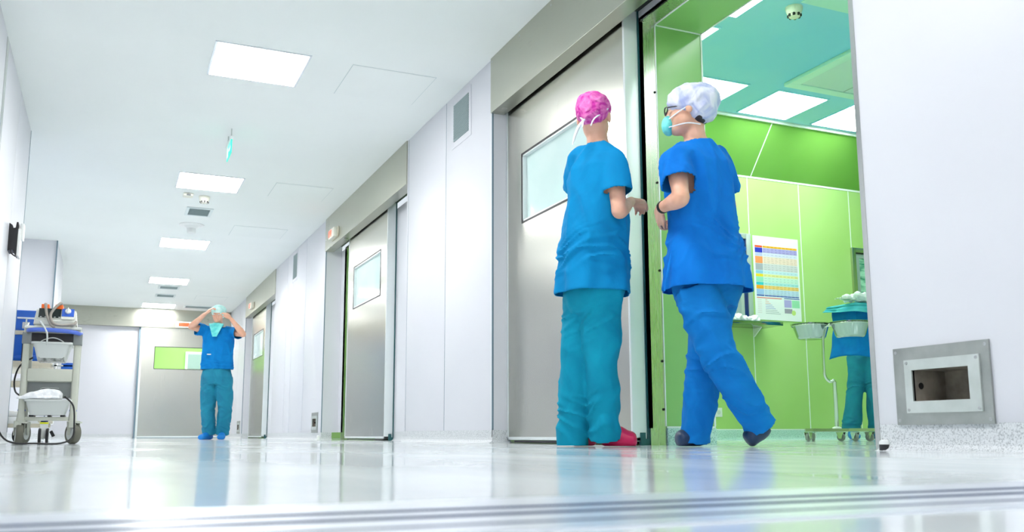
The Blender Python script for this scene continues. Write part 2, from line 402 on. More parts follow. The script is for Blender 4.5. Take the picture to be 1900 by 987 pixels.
# end wall
we = st_empty('wall_back', (.8, YE, 0), 'white wall closing the far end of the corridor')
m_ = MB()
m_.box(-3.1, YE, .08, .58, YE + .12, ZC).box(2.38, YE, .08, 2.7, YE + .12, ZC).box(.58, YE, 2.4, 2.38, YE + .12, ZC)
m_.build('wall_panel', M['wall'], we)
ALC = True
struct(MB().box(-3.2, -5.2, 0, 2.7, -5, ZC).build('wall_rear', M['wall'], smooth=False))
# baseboards
def cove_y(mb, x, out, a, b, h=.09):
    pr = [(0, 0), (.045, 0), (.032, .003), (.022, .010), (.015, .022), (.012, .04), (.012, h), (0, h)]
    mb.prism([(x + out * d, a, z) for d, z in pr], (0, b - a, 0))
def cove_x(mb, y, out, a, b, h=.09):
    pr = [(0, 0), (.045, 0), (.032, .003), (.022, .010), (.015, .022), (.012, .04), (.012, h), (0, h)]
    mb.prism([(a, y + out * d, z) for d, z in pr], (b - a, 0, 0))
mb = MB()
for a, b in ((-5, 2.425), (5.93, 8.02), (11.51, 15.36), (18.89, 21.5)): cove_y(mb, XW + .012, -1, a, b)
for y in (5.94, 11.52, 18.9): cove_x(mb, y + .006, -1, XW, XR + .02)
for a, b in ((8.03, 9.7), (15.37, 17.1)): cove_y(mb, XO + .01, -1, a, b)
struct(mb.build('baseboard_right', M['cove'], smooth=False), 'speckled grey coved skirting along the right wall')
mb = MB(); cove_y(mb, XL - .012, 1, -5, 9.1); cove_y(mb, XL - .012, 1, 14.28, 16.25); cove_x(mb, 14.31, -1, -3, XL)
struct(mb.build('baseboard_left', M['cove'], smooth=False), 'speckled grey coved skirting along the left wall')
mb = MB(); cove_x(mb, YE + .006, -1, -3, .55); cove_x(mb, YE + .006, -1, 2.40, 2.455)
struct(mb.build('baseboard_back', M['cove'], smooth=False), 'speckled grey coved skirting at the corridor end')
# steel expansion joint across the floor in front
t = st_empty('trim_1', (.4, .65, 0), 'steel expansion joint with dark grooves across the floor')
mb = MB()
for a, b in ((.712, .80), (.655, .688), (.585, .632), (.53, .572)): mb.box(-.8, a, 0, 2.45, b, .0016)
mb.build('steel_strip', mat('floor_joint_aluminium', (.74, .78, .84), .3, .7), t)
MB().box(-.8, .54, 0.0002, 2.45, .79, .0012).build('groove', mat('groove_grey', (.03, .05, .12), 1, spec=0), t, smooth=False)

# ------------------------------------------------------------------ sliding doors
def sliding_door(name, label, y0, y1, py0, py1, jamb, win=None, closed=False, lab_panel=None):
    """recess y0..y1, panel py0..py1, jamb=(y near, y far) of the opening"""
    d = st_empty(name, (XR, (py0 + py1) / 2, 0), label)
    pz0, pz1 = .022, 2.46
    wy0, wy1 = win or (py0 + .27, py1 - .27)
    wz0, wz1 = 1.52, 2.0
    m = MB(); e = .02
    for b in ((py0 + e, pz0 + e, wy0, pz1), (wy1, pz0 + e, py1 - e, pz1), (wy0, pz0 + e, wy1, wz0), (wy0, wz1, wy1, pz1)):
        m.box(XR, b[0], b[1], XR + .06, b[2], b[3])
    bmesh.ops.remove_doubles(m.bm, verts=m.bm.verts, dist=1e-5)
    m.build('door_panel', M['steel'], d, smooth=False)
    f = MB()
    f.box(XR - .004, py1 - e, pz0, XR + .062, py1, pz1, .002).box(XR - .004, py0, pz0, XR + .083, py0 + e, pz1, .002).box(XR - .004, py0, pz0, XR + .062, py1, pz0 + e, .002)
    f.build('edge_frame', M['aluw'], d)
    MB().box(XR + .0835, py0 - .004, pz0, XR + .0945, py0 + .03, pz1).box(XR + .04, py0 - .008, .0, XR + .07, py0 + .01, pz0 + .045).box(XR + .07, py0 - .008, .0, XR + .0945, py0 + .02, pz0 + .012).build('gasket', M['gasket'], d, smooth=False)
    MB().box(XR - .002, py0 + .03, .006, XR + .05, py1 - .12, .018).build('bottom_seal', M['black'], d, smooth=False)
    wl_ = MB(); a = .012
    wl_.box(XR + .001, wy0, wz0, XR + .05, wy0 + a, wz1).box(XR + .001, wy1 - a, wz0, XR + .05, wy1, wz1).box(XR + .001, wy0, wz0, XR + .05, wy1, wz0 + a).box(XR + .001, wy0, wz1 - a, XR + .05, wy1, wz1)
    wl_.build('window_lining', M['aluw'], d, smooth=False)
    g = MB(); a = .012
    g.box(XR - .003, wy0 - a, wz0 - a, XR + .003, wy0, wz1 + a).box(XR - .003, wy1, wz0 - a, XR + .003, wy1 + a, wz1 + a).box(XR - .003, wy0, wz0 - a, XR + .003, wy1, wz0).box(XR - .003, wy0, wz1, XR + .003, wy1, wz1 + a)
    g.build('window_gasket', M['black'], d, smooth=False)
    MB().box(XR + .03, wy0, wz0, XR + .036, wy1, wz1).build('window_pane', M['glass'], d, smooth=False)
    # header box over the recess
    h = MB(); h.box(XW - .012, y0, 2.38, XW + .096, y1, ZC, .001)
    hd = h.build('header', M['steel_h'], d, smooth=False)
    s = MB()
    n = int((y1 - y0) / .45)
    for i in range(n + 1):
        y = y0 + .03 + (y1 - y0 - .06) * i / n
        s.lathe((XW - .012, y, ZC - .035), [(.007, 0), (.007, .002), (.003, .003)], (-1, 0, 0), 10)
    s.bm.verts.index_update(); build_each(s, 'header_screw', M['screw'], hd)
    MB().box(XR - .06, y0 + .01, 2.46, XO, y1 - .01, 2.52).build('track', M['black'], d, smooth=False)
    # casing of the opening
    ya, yb = jamb
    cs = MB(); cs.box(XO, yb - .0, 0, XO + .095, yb + .03, 2.39).box(XO, ya, 2.39, XO + .095, yb + .03, 2.42).box(XO, ya - .03, 0, XO + .095, ya, 2.42)
    co = cs.build('opening_frame', M['steel_j'], d, smooth=False)
    sc = MB()
    for z in (.19, .45, .95, 1.45, 1.98):
        for x in (XO + .083,): sc.lathe((x, yb - .001, z), [(.007, 0), (.007, .003)], (0, -1, 0), 10)
    sc.bm.verts.index_update(); build_each(sc, 'frame_screw', M['hole'], co)
    jl = MB(); jl.box(XO + .097, yb, .09, XI, yb + .03, 2.385).box(XO + .097, ya, 2.39, XI, yb, 2.42).box(XO + .097, ya - .03, .09, XI, ya, 2.385)
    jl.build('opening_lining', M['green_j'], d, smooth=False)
    js = MB(); js.box(XO + .093, yb - .004, .1, XO + .099, yb + .001, 2.39).box(XI - .006, yb - .004, .1, XI + .004, yb + .002, 2.39).box(XO + .093, yb - .004, 2.383, XI, yb + .001, 2.392).box(XO + .093, ya, 2.386, XO + .099, yb, 2.392).box(XI - .004, ya, 2.386, XI + .004, yb, 2.392).box(XO + .1, yb - .006, .09, XI, yb, .10)
    js.build('lining_joint', M['wseam'], d, smooth=False)
    return d
sliding_door('door_1', 'steel sliding door pushed open beside the two standing people', 2.44, 5.94, 4.25, 5.935, (2.55, 4.23))
sliding_door('door_2', 'half open steel sliding door in the middle of the right wall', 8.02, 11.52, 9.05, 10.74, (9.75, 11.32))
sliding_door('door_3', 'narrow-looking steel sliding door furthest along the right wall', 15.36, 18.9, 17.03, 18.77, (17.15, 18.72))
MB().box(XO + .10, 4.218, 0, XI, 4.235, .09).build('opening_skirting', M['cove_green'], bpy.data.objects['door_1'], smooth=False)
# rooms behind doors 2 and 3 (closed green rooms)
for i, (a, b) in enumerate(((9.3, 11.8), (17, 19))):
    m = MB(); m.box(XI, a, 0, 5, a + .05, 2.6).box(XI, b, 0, 5, b + .05, 2.6).box(5, a, 0, 5.05, b, 2.6).box(XI, a, 2.6, 5, b, 2.65)
    ly = (a + b) / 2; lx = 3.5
    tag(MB().box(lx, ly - .3, 2.57, lx + .6, ly + .3, 2.595).build('ceiling_light', M['lamp_or']), 'added unseen light in the green room behind the %s sliding door' % ('half open' if i == 0 else 'third'), 'ceiling light')  # unseen lamp added to make the green room glow
    struct(m.build('wall_side', M['green'], smooth=False))

# end door
d4 = st_empty('door_4', (1.5, YE, 0), 'steel sliding door at the far end of the corridor')
y = YE - .08
dx0, dx1 = .62, 2.32
wx0, wx1, wz0, wz1 = .89, 2.05, 1.50, 1.97
m = MB(); m.box(dx0, y, .03, wx0, y + .05, 2.42).box(wx1, y, .03, dx1, y + .05, 2.42).box(wx0, y, .03, wx1, y + .05, wz0).box(wx0, y, wz1, wx1, y + .05, 2.42)
m.build('door_panel', M['steel'], d4, smooth=False)
MB().box(dx0 - .04, y - .006, .0, dx0, y + .055, 2.40, .002).box(dx0, y - .006, .012, dx1, y + .05, .045, .002).build('edge_frame', M['aluw'], d4)
MB().box(dx0 - .075, y + .01, 0, dx0 - .042, YE + .0, 2.40).box(dx0, y - .002, .0, dx1, y + .04, .011).build('gasket', M['seam'], d4, smooth=False)
MB().box(wx0 - .012, y - .003, wz0 - .012, wx0, y + .01, wz1 + .012).box(wx1, y - .003, wz0 - .012, wx1 + .012, y + .01, wz1 + .012).box(wx0, y - .003, wz0 - .012, wx1, y + .01, wz0).box(wx0, y - .003, wz1, wx1, y + .01, wz1 + .012).build('window_gasket', M['black'], d4, smooth=False)
MB().box(wx0, y + .02, wz0, wx1, y + .024, wz1).build('window_pane', M['glassc'], d4, smooth=False)
hd = MB().box(-3.0, YE - .14, 2.395, XW - .01, YE, ZC - .001, .001).build('header', M['steel_h'], d4, smooth=False)
# green room seen through the end door's window
m = MB(); m.box(.2, 24, 0, 3.4, 24.1, 2.8).box(.1, YE + .12, 0, .2, 24.1, 2.8).box(3.4, YE + .12, 0, 3.5, 24.1, 2.8)
struct(m.build('wall_outer', M['green'], smooth=False), 'green wall seen through the window of the end door')
o = MB().box(1.0, 22.4, 2.76, 2.4, 23.0, 2.79).build('ceiling_light', M['lamp_or'])
tag(o, 'ceiling light inside the green room behind the end door', 'ceiling light')
pf = thing('wall_cabinet', 'white framed cabinet on the green wall seen through the end door window', 'cabinet', (1.9, 23.9, 1.5))
MB().box(1.70, 23.9, 1.62, 2.30, 24.0, 2.1, .01).build('frame', M['white_pl'], pf)
MB().box(1.76, 23.885, 1.68, 2.24, 23.9, 2.04).build('door', M['slat'], pf, smooth=False)
ct = thing('worktop', 'white worktop seen low in the end door window', 'worktop', (1.6, 23.5, 0))
MB().box(.3, 23.3, 1.42, 3.3, 23.9, 1.50, .01).build('top', M['white_pl'], ct)
MB().box(.4, 23.4, 0, 3.2, 23.9, 1.42).build('cupboard', M['white_pl'], ct, smooth=False)

# ------------------------------------------------------------------ operating room
og = st_empty('wall_inner', (6, 7.5, 0), 'green laminated wall of the operating room')
YR, ZT, YS = 7.5, 2.71, 7.1
seams = [3.93, 4.61, 5.285, 5.975, 6.65, 7.345, 8.04, 8.74]
m, s = MB(), MB()
xs = [XI] + seams + [9.5]
for a, b in zip(xs, xs[1:]):
    m.box(a + .004, YR, .10, b - .004, YR + .03, ZT)
for x in seams: s.box(x - .005, YR - .002, .10, x + .005, YR + .02, ZT)
m.build('wall_panel', M['green'], og, smooth=False)
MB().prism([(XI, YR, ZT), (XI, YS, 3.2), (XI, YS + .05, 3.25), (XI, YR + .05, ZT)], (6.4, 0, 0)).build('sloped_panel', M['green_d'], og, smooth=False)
for x in (4.61, 6.02, 7.6): s.prism([(x - .006, YR - .003, ZT), (x - .006, YS - .003, 3.2), (x - .006, YS + .02, 3.2), (x - .006, YR + .02, ZT)], (.012, 0, 0))
s.box(XI, YR - .006, ZT - .012, 9.5, YR + .01, ZT + .008).box(XI, YR - .004, .095, 9.5, YR + .01, .105).box(XI, YS - .012, 3.17, 9.5, YS + .01, 3.2)
s.build('white_joint', M['wseam'], og, smooth=False)
MB().box(9.4, -.4, 0, 9.5, 7.5, 3.3).box(XI, -.5, 0, 9.5, -.4, 3.3).box(XI, 4.26, 0, XI + .02, 7.5, 3.3).box(XI, -.4, 0, XI + .02, 2.52, 3.3).box(XI, 2.5, 2.43, XI + .02, 4.27, 3.3).build('side_wall', M['green'], og, smooth=False)
mb = MB(); cove_x(mb, YR + .004, -1, XI, 9.4, .095)
struct(mb.build('baseboard_inner', M['cove_green'], smooth=False), 'teal speckled coved skirting below the green wall')

def ceil_light(x0, y0, x1, y1, z, label, m, grp):
    t = thing('ceiling_light', label, 'ceiling light', ((x0 + x1) / 2, (y0 + y1) / 2, z), grp)
    b = .018; f = MB()
    f.box(x0 - b, y0 - b, z - .008, x1 + b, y0, z).box(x0 - b, y1, z - .008, x1 + b, y1 + b, z).box(x0 - b, y0, z - .008, x0, y1, z).box(x1, y0, z - .008, x1 + b, y1, z)
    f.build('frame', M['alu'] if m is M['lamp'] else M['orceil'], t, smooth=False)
    MB().box(x0, y0, z - .010, x1, y1, z - .001).build('diffuser', m, t, smooth=False)
    s = MB()
    for x in (x0 + .04, x1 - .04):
        for y in (y0 + .05, y1 - .05): s.lathe((x, y, z - .010), [(.006, 0), (.006, .002)], (0, 0, -1), 8)
    s.bm.verts.index_update(); build_each(s, 'screw', M['screw'] if m is M['lamp'] else M['hole'], t)
    return t
labs = {6.42: 'largest bright square ceiling light in the corridor, before the hanging exit sign', 9.95: 'bright corridor ceiling light just in front of the smoke detector',
        13.48: 'third bright corridor ceiling light, beyond the round white speaker', 17.01: 'fourth bright corridor ceiling light, before two small grilles', 20.50: 'bright corridor ceiling light directly before the end door header'}
for yy in (-4.17, -.64, 2.89, 6.42, 9.95, 13.48, 17.01, 20.46):
    yk = 20.50 if yy == 20.46 else yy
    ceil_light(.565, yy, 1.205, yy + .62, ZC, labs.get(yk, 'corridor ceiling light behind or above the camera'), M['lamp'], 'square ceiling lights along the corridor')
ceil_light(-2.3, 10.6, -1.66, 11.22, ZC, 'added unseen light in the side bay over the patient table', M['added_bay'], 'square ceiling lights along the corridor')  # off-view lamp added to brighten the bay's facing wall
ceil_light(-2.3, 18.0, -1.66, 18.62, ZC, 'added unseen light in the far side bay before the end wall', M['added_bay'], 'square ceiling lights along the corridor')  # off-view lamp added to brighten the far bay
ceil_light(-2.0, 12.2, -1.36, 12.82, ZC, 'second added unseen light in the side bay over the patient table', M['added_bay'], 'square ceiling lights along the corridor')  # another off-view lamp added for the facing wall
ceil_light(5.53, 6.42, 6.10, 7.02, 3.2, 'whole bright operating room ceiling light at the end of the perforated diffuser', M['lamp_or'], 'square lights in the operating room ceiling')
ceil_light(4.60, 6.42, 5.17, 7.02, 3.2, 'operating room ceiling light partly behind the white surgical cap', M['lamp_or'], 'square lights in the operating room ceiling')
ceil_light(6.45, 6.42, 7.02, 7.02, 3.2, 'operating room ceiling light cut by the edge of the big steel wall box wall', M['lamp_or'], 'square lights in the operating room ceiling')
ceil_light(3.62, 5.55, 4.21, 6.15, 3.2, 'sliver of operating room ceiling light touching the corner of the green door lining', M['lamp_or'], 'square lights in the operating room ceiling')
ceil_light(3.62, 4.72, 4.21, 5.33, 3.2, 'narrow strip of operating room ceiling light along the green door lining, before the smoke detector', M['lamp_or'], 'square lights in the operating room ceiling')
for x, yy in ((3.62, 2.2), (4.4, .8), (5.6, .8), (7.0, 2.2)): ceil_light(x, yy, x + .6, yy + .6, 3.2, 'unseen operating room ceiling light added behind the near wall', M['lamp_or'], 'square lights in the operating room ceiling')  # hidden lamps added to brighten the near side of the room
t = thing('air_diffuser', 'large perforated air diffuser panel in the aqua operating room ceiling', 'air vent', (6.7, 5, 3.2))
x0, y0, x1, y1 = 5.45, 3.8, 7.95, 6.26
f = MB(); b = .10
f.box(x0, y0, 3.165, x1, y0 + b, 3.2, .004).box(x0, y1 - b, 3.165, x1, y1, 3.2, .004).box(x0, y0 + b, 3.165, x0 + b, y1 - b, 3.2, .004).box(x1 - b, y0 + b, 3.165, x1, y1 - b, 3.2, .004)
f.build('frame', mat('pale_aqua_frame', (.6, .85, .84), .4), t)
MB().box(x0 + b, y0 + b, 3.175, x1 - b, y1 - b, 3.19).build('perforated_sheet', M['perf'], t, smooth=False)
MB().box(6.05, y0 + b, 3.172, 6.06, y1 - b, 3.175).box(6.6, y0 + b, 3.172, 6.61, y1 - b, 3.175).build('sheet_joint', M['slat'], t, smooth=False)
t = thing('access_panel', 'pale access panel in the aqua operating room ceiling, next to the smoke detector', 'access panel', (5.2, 4.6, 3.2))
MB().box(4.5, 4.1, 3.19, 5.4, 4.94, 3.2, .002).build('plate', mat('pale_aqua_plate', (.5, .8, .8), .5), t)
def smoke(x, y, z, s, label, m, grp=None):
    t = thing('smoke_detector', label, 'smoke detector', (x, y, z), grp)
    MB().lathe((x, y, z), [(.055 * s, 0), (.055 * s, .012 * s), (.05 * s, .03 * s), (.042 * s, .05 * s)], (0, 0, -1)).build('housing', m, t)
    k = MB()
    for i in range(8):
        a = 2 * PI * i / 8
        k.box(x + math.cos(a) * .038 * s - .006 * s, y + math.sin(a) * .038 * s - .006 * s, z - .066 * s, x + math.cos(a) * .038 * s + .006 * s, y + math.sin(a) * .038 * s + .006 * s, z - .049 * s)
    k.bm.verts.index_update(); build_each(k, 'sensor_slot', M['black'], t, False)
    MB().lathe((x, y, z - .05 * s), [(.036 * s, 0), (.036 * s, .014 * s), (.03 * s, .018 * s), (.008, .02 * s)], (0, 0, -1)).build('sensor_head', m, t)
smoke(4.518, 5.038, 3.2, 1.15, 'round cream smoke detector on the aqua operating room ceiling', M['cream'])
smoke(.894, 10.92, ZC, 1.15, 'round cream smoke detector on the corridor ceiling', M['cream'])
t = thing('call_sensor', 'small cream ceiling sensor with a dark window beside the smoke detector', 'sensor', (.711, 10.87, ZC))
MB().box(.655, 10.80, ZC - .035, .765, 10.92, ZC, .012).build('housing', M['cream'], t)
MB().box(.69, 10.795, ZC - .032, .735, 10.802, ZC - .014).build('sensor_window', M['bin_d'], t, smooth=False)
def grille(x0, y0, x1, y1, label, grp='small square air grilles in the corridor ceiling'):
    t = thing('air_grille', label, 'air vent', ((x0 + x1) / 2, (y0 + y1) / 2, ZC), grp)
    b = .035; z = ZC; f = MB()
    f.box(x0 - b, y0 - b, z - .012, x1 + b, y0, z, .002).box(x0 - b, y1, z - .012, x1 + b, y1 + b, z, .002).box(x0 - b, y0, z - .012, x0, y1, z, .002).box(x1, y0, z - .012, x1 + b, y1, z, .002)
    f.build('frame', M['hatch'], t); MB().box(x0, y0, z - .003, x1, y1, z).build('backing', M['grille'], t, smooth=False)
    s = MB(); n = 9
    for i in range(n):
        y = y0 + (y1 - y0) * (i + .5) / n; s.box(x0, y - .004, z - .009, x1, y + .004, z - .003)
    s.build('slat', M['slat'], t, smooth=False)
grille(.78, 11.52, 1.02, 11.88, 'corridor ceiling air grille between the smoke detector and the round speaker')
grille(.78, 17.95, 1.08, 18.25, 'corridor ceiling air grille right behind the fourth light')
grille(.78, 19.05, 1.08, 19.35, 'corridor ceiling air grille just before the last light')
grille(1.42, 20.55, 1.95, 20.85, 'wide ceiling air grille near the end door and the raised arm')
t = thing('ceiling_speaker', 'round white ceiling speaker with a raised centre cone', 'speaker', (.881, 12.5, ZC))
MB().lathe((.881, 12.5, ZC), [(.16, 0), (.16, .008), (.145, .016), (.10, .018)], (0, 0, -1), 36).build('flange', M['white_pl'], t)
MB().lathe((.881, 12.5, ZC - .018), [(.10, 0), (.06, .03), (.055, .085), (.045, .095), (.01, .097)], (0, 0, -1), 30).build('cone', M['white_pl'], t)
def hatch(x0, y0, x1, y1, label):
    t = thing('access_panel', label, 'access panel', ((x0 + x1) / 2, (y0 + y1) / 2, ZC), 'faint square access panels in the corridor ceiling')
    MB().box(x0, y0, ZC - .002, x1, y1, ZC).build('gap', M['hatchline'], t, smooth=False)
    MB().box(x0 + .005, y0 + .005, ZC - .004, x1 - .005, y1 - .005, ZC - .001).build('plate', M['ceil'], t, smooth=False)
hatch(1.535, 6.44, 2.195, 7.08, 'largest faint square ceiling access panel, beside the largest corridor light')
hatch(1.56, 9.97, 2.19, 10.6, 'faint square ceiling access panel beside the header of the half open door')
hatch(1.40, 12.3, 2.10, 12.95, 'faint square ceiling access panel further along, above the small wall grille')
hatch(1.50, 19.0, 2.1, 19.6, 'smallest faint ceiling access panel, close to the end door')
# exit sign seen nearly edge on
t = thing('exit_sign', 'green lit exit sign hanging from two rods, seen edge on', 'sign', (.885, 8.45, ZC))
for y in (8.31, 8.55): MB().cyl((.885, y, 2.715), (.885, y, ZC), .005).build('rod', M['steel_p'], t)
MB().box(.870, 8.26, 2.690, .900, 8.60, 2.72, .006).build('housing', M['white_pl'], t)
MB().box(.880, 8.27, 2.565, .890, 8.59, 2.691, .002).build('lit_plate', M['exit'], t)
for sx in (.879, .891):
    MB().prism([(sx, 8.30, 2.628), (sx, 8.34, 2.66), (sx, 8.34, 2.638), (sx, 8.44, 2.638), (sx, 8.44, 2.618), (sx, 8.34, 2.618), (sx, 8.34, 2.596)], (.0008, 0, 0)).build('arrow', M['exit_w'], t, smooth=False)
    MB().box(sx - .0002, 8.48, 2.585, sx + .0008, 8.55, 2.675).build('doorway_pictogram', M['exit_w'], t, smooth=False)

# wall grilles, right wall
def wall_grille(y0, y1, z0, z1, label):
    t = thing('wall_grille', label, 'air vent', (XW, (y0 + y1) / 2, z0), 'louvred grilles high on the right wall')
    x = XW; b = .05; f = MB()
    f.box(x - .004, y0 - b, z0 - b, x, y0, z1 + b, .001).box(x - .004, y1, z0 - b, x, y1 + b, z1 + b, .001).box(x - .004, y0, z0 - b, x, y1, z0, .001).box(x - .004, y0, z1, x, y1, z1 + b, .001)
    f.build('frame', M['wall'], t); MB().box(x - .0015, y0, z0, x, y1, z1).build('backing', M['grille'], t, smooth=False)
    s = MB(); n = 22
    for i in range(n):
        z = z0 + (z1 - z0) * (i + .5) / n; s.prism([(x - .003, y0, z - .001), (x - .010, y0, z + .004), (x - .003, y0, z + .006)], (0, y1 - y0, 0))
    s.build('louvre', M['slat'], t, smooth=False)
wall_grille(6.41, 6.75, 2.40, 2.71, 'larger grey louvred wall grille between the open door and the half open door')
wall_grille(13.48, 13.79, 2.37, 2.73, 'smaller louvred wall grille between the half open door and the third door')

# recessed steel boxes low on the right wall
def wall_box(y0, y1, label, detail=True, z0=.087, z1=.343):
    t = thing('kick_switch_box', label, 'wall box', (XW, (y0 + y1) / 2, z0), 'recessed steel boxes low on the right wall')
    x = XW; L = y1 - y0; hh = z1 - z0
    a0, a1 = y0 + L * .09, y1 - L * .13; c0, c1 = z0 + hh * .15, z1 - hh * .165       # raised inner plate
    h0, h1 = y0 + L * .20, y1 - L * .21; k0, k1 = z0 + hh * .30, z1 - hh * .30          # opening
    def ring(mb, xa, xb, A, B):
        (p0, p1, q0, q1), (r0, r1, s0, s1) = A, B
        mb.box(xa, p0, q0, xb, r0, q1).box(xa, r1, q0, xb, p1, q1).box(xa, r0, q0, xb, r1, s0).box(xa, r0, s1, xb, r1, q1)
    o = MB(); ring(o, x - .008, x - .0005, (y0, y1, z0, z1), (h0, h1, k0, k1)); o.build('outer_plate', M['plate'], t, smooth=False)
    o = MB(); ring(o, x - .014, x - .0081, (a0, a1, c0, c1), (h0, h1, k0, k1)); o.build('inner_plate', M['plate_l'], t, smooth=False)
    o = MB(); D = .14
    o.box(x - .008, h0 - .002, k0, x + D, h0, k1).box(x - .008, h1, k0, x + D, h1 + .002, k1).box(x - .008, h0, k0 - .002, x + D, h1, k0).box(x - .008, h0, k1, x + D, h1, k1 + .002)
    o.box(x + D - .002, h0, k0, x + D, h1, k1)
    o.build('recess', M['boxin'], t, smooth=False)
    s = MB()
    for (yy, zz, xx) in [(y0 + .012, z0 + .014, x - .008), (y1 - .012, z0 + .014, x - .008), (y0 + .012, z1 - .014, x - .008), (y1 - .012, z1 - .014, x - .008), (a0 + .01, c0 + .01, x - .014), (a1 - .01, c0 + .01, x - .014), (a0 + .01, c1 - .01, x - .014), (a1 - .01, c1 - .01, x - .014)]:
        s.lathe((xx, yy, zz), [(.0055, 0), (.0055, .0015), (.0025, .0018), (.0020, .0008)], (-1, 0, 0), 12)
    s.bm.verts.index_update(); build_each(s, 'screw', M['screw'], t)
    MB().lathe((x + .025, h1 - .0005, (k0 + k1) / 2), [(.011, 0), (.011, .001)], (0, -1, 0), 18).lathe((x + D - .0025, (h0 + h1) / 2 + .01, (k0 + k1) / 2), [(.006, 0), (.006, .001)], (-1, 0, 0), 14).build('sensor_hole', M['hole'], t, smooth=False)
# cut the wall for the near recess by opening the panels: done with a boolean so the box is really recessed
wall_box(1.965, 2.338, 'largest steel wall box, with a wide dark recess, beside the open doorway')
wall_box(11.70, 12.08, 'small steel wall box with dark opening between the half open door and the third door')
wall_box(19.09, 19.55, 'tiny steel wall box between the third door and the end wall')
for nm in ('wall_panel', 'wall_core'):
    o = [c_ for c_ in wr.children if c_.name.startswith(nm)][0]
    for y0, y1 in ((1.965, 2.338), (11.70, 12.08), (19.09, 19.55)):
        L = y1 - y0; cm = MB(); cm.box(XW - .05, y0 + L * .195, .087 + .256 * .29, XW + .143, y1 - L * .205, .343 - .256 * .29)
        me = bpy.data.meshes.new('cutter'); 
        for v in cm.bm.verts: v.co -= V(wr.location)
        cm.bm.to_mesh(me); cm.bm.free()
        oc = bpy.data.objects.new('cutter', me); COL.objects.link(oc)
        oc.location = wr.location
        md = o.modifiers.new('b', 'BOOLEAN'); md.operation = 'DIFFERENCE'; md.object = oc; md.solver = 'EXACT'
        bpy.context.view_layer.update()
        dg = bpy.context.evaluated_depsgraph_get(); nm2 = bpy.data.meshes.new_from_object(o.evaluated_get(dg))
        o.modifiers.clear(); o.data = nm2; bpy.data.objects.remove(oc)

# warning lights on the headers
def warn_y(yc, label):
    t = thing('warning_light', label, 'warning light', (XW - .012, yc, 2.5), 'red warning lights over the doors')
    x = XW - .012
    MB().box(x - .012, yc - .17, 2.43, x, yc + .17, 2.56, .006).build('back_plate', M['beige'], t)
    MB().box(x - .06, yc - .15, 2.435, x - .01, yc + .15, 2.555, .018).build('housing', M['cream'], t)
    MB().box(x - .064, yc - .02, 2.455, x - .045, yc + .12, 2.54, .008).build('red_lens', M['red_lens'], t)
warn_y(10.93, 'white warning light with a red lens on the header of the half open door')
warn_y(17.85, 'white warning light with a red lens on the header of the third door')
t = thing('warning_light', 'rectangular warning light with a red lens over the end door', 'warning light', (1.45, YE - .14, 2.5), 'red warning lights over the doors')
MB().box(1.28, YE - .17, 2.41, 1.62, YE - .14, 2.54, .01).build('housing', M['cream'], t)
MB().box(1.34, YE - .175, 2.435, 1.56, YE - .165, 2.515, .003).build('red_lens', M['red_lens'], t)
# door stops
t = thing('door_stop', 'white topped black door stop on the floor at the speckled skirting corner', 'door stop', (2.485, 2.50, 0))
c0 = onp = V((2.445, 2.40, 0))
t.location = c0
MB().lathe(c0, [(.017, 0), (.017, .022)], n=20).build('base', M['black'], t)
MB().lathe(c0 + V((0, 0, .022)), [(.017, 0), (.0168, .008), (.013, .014), (.005, .016)], n=20).build('rubber_cap', M['white_pl'], t)
t = thing('door_stop', 'small white door stop at the far foot of the half open door', 'door stop', (2.40, 11.42, 0))
MB().lathe((2.41, 11.45, 0), [(.02, 0), (.02, .04), (.016, .05), (.006, .054)], n=16).build('rubber_cap', M['white_pl'], t)

# wall intercom on the left wall
t = thing('wall_telephone', 'black wall holder with a white handset above the medical cart', 'telephone', (XL, 8.0, 1.5))
MB().prism([(XL, 7.95, 1.48), (XL, 7.95, 1.70), (XL + .022, 7.95, 1.685), (XL + .028, 7.95, 1.66), (XL + .045, 7.95, 1.665), (XL + .05, 7.95, 1.71), (XL + .062, 7.95, 1.71), (XL + .062, 7.95, 1.45), (XL + .052, 7.95, 1.45), (XL + .035, 7.95, 1.49)], (0, .16, 0)).build('holder', M['black'], t, smooth=False)
MB().box(XL + .063, 7.95, 1.44, XL + .082, 8.10, 1.66, .005).build('front_plate', M['white_pl'], t)
MB().box(XL + .075, 7.98, 1.58, XL + .10, 8.08, 1.71, .008).build('handset', M['white_pl'], t)
MB().tube([((XL + .02, 7.96, 1.50), .005), ((XL + .03, 7.95, 1.46), .005), ((XL + .06, 7.94, 1.435), .005)], 8).build('cord', M['black'], t)

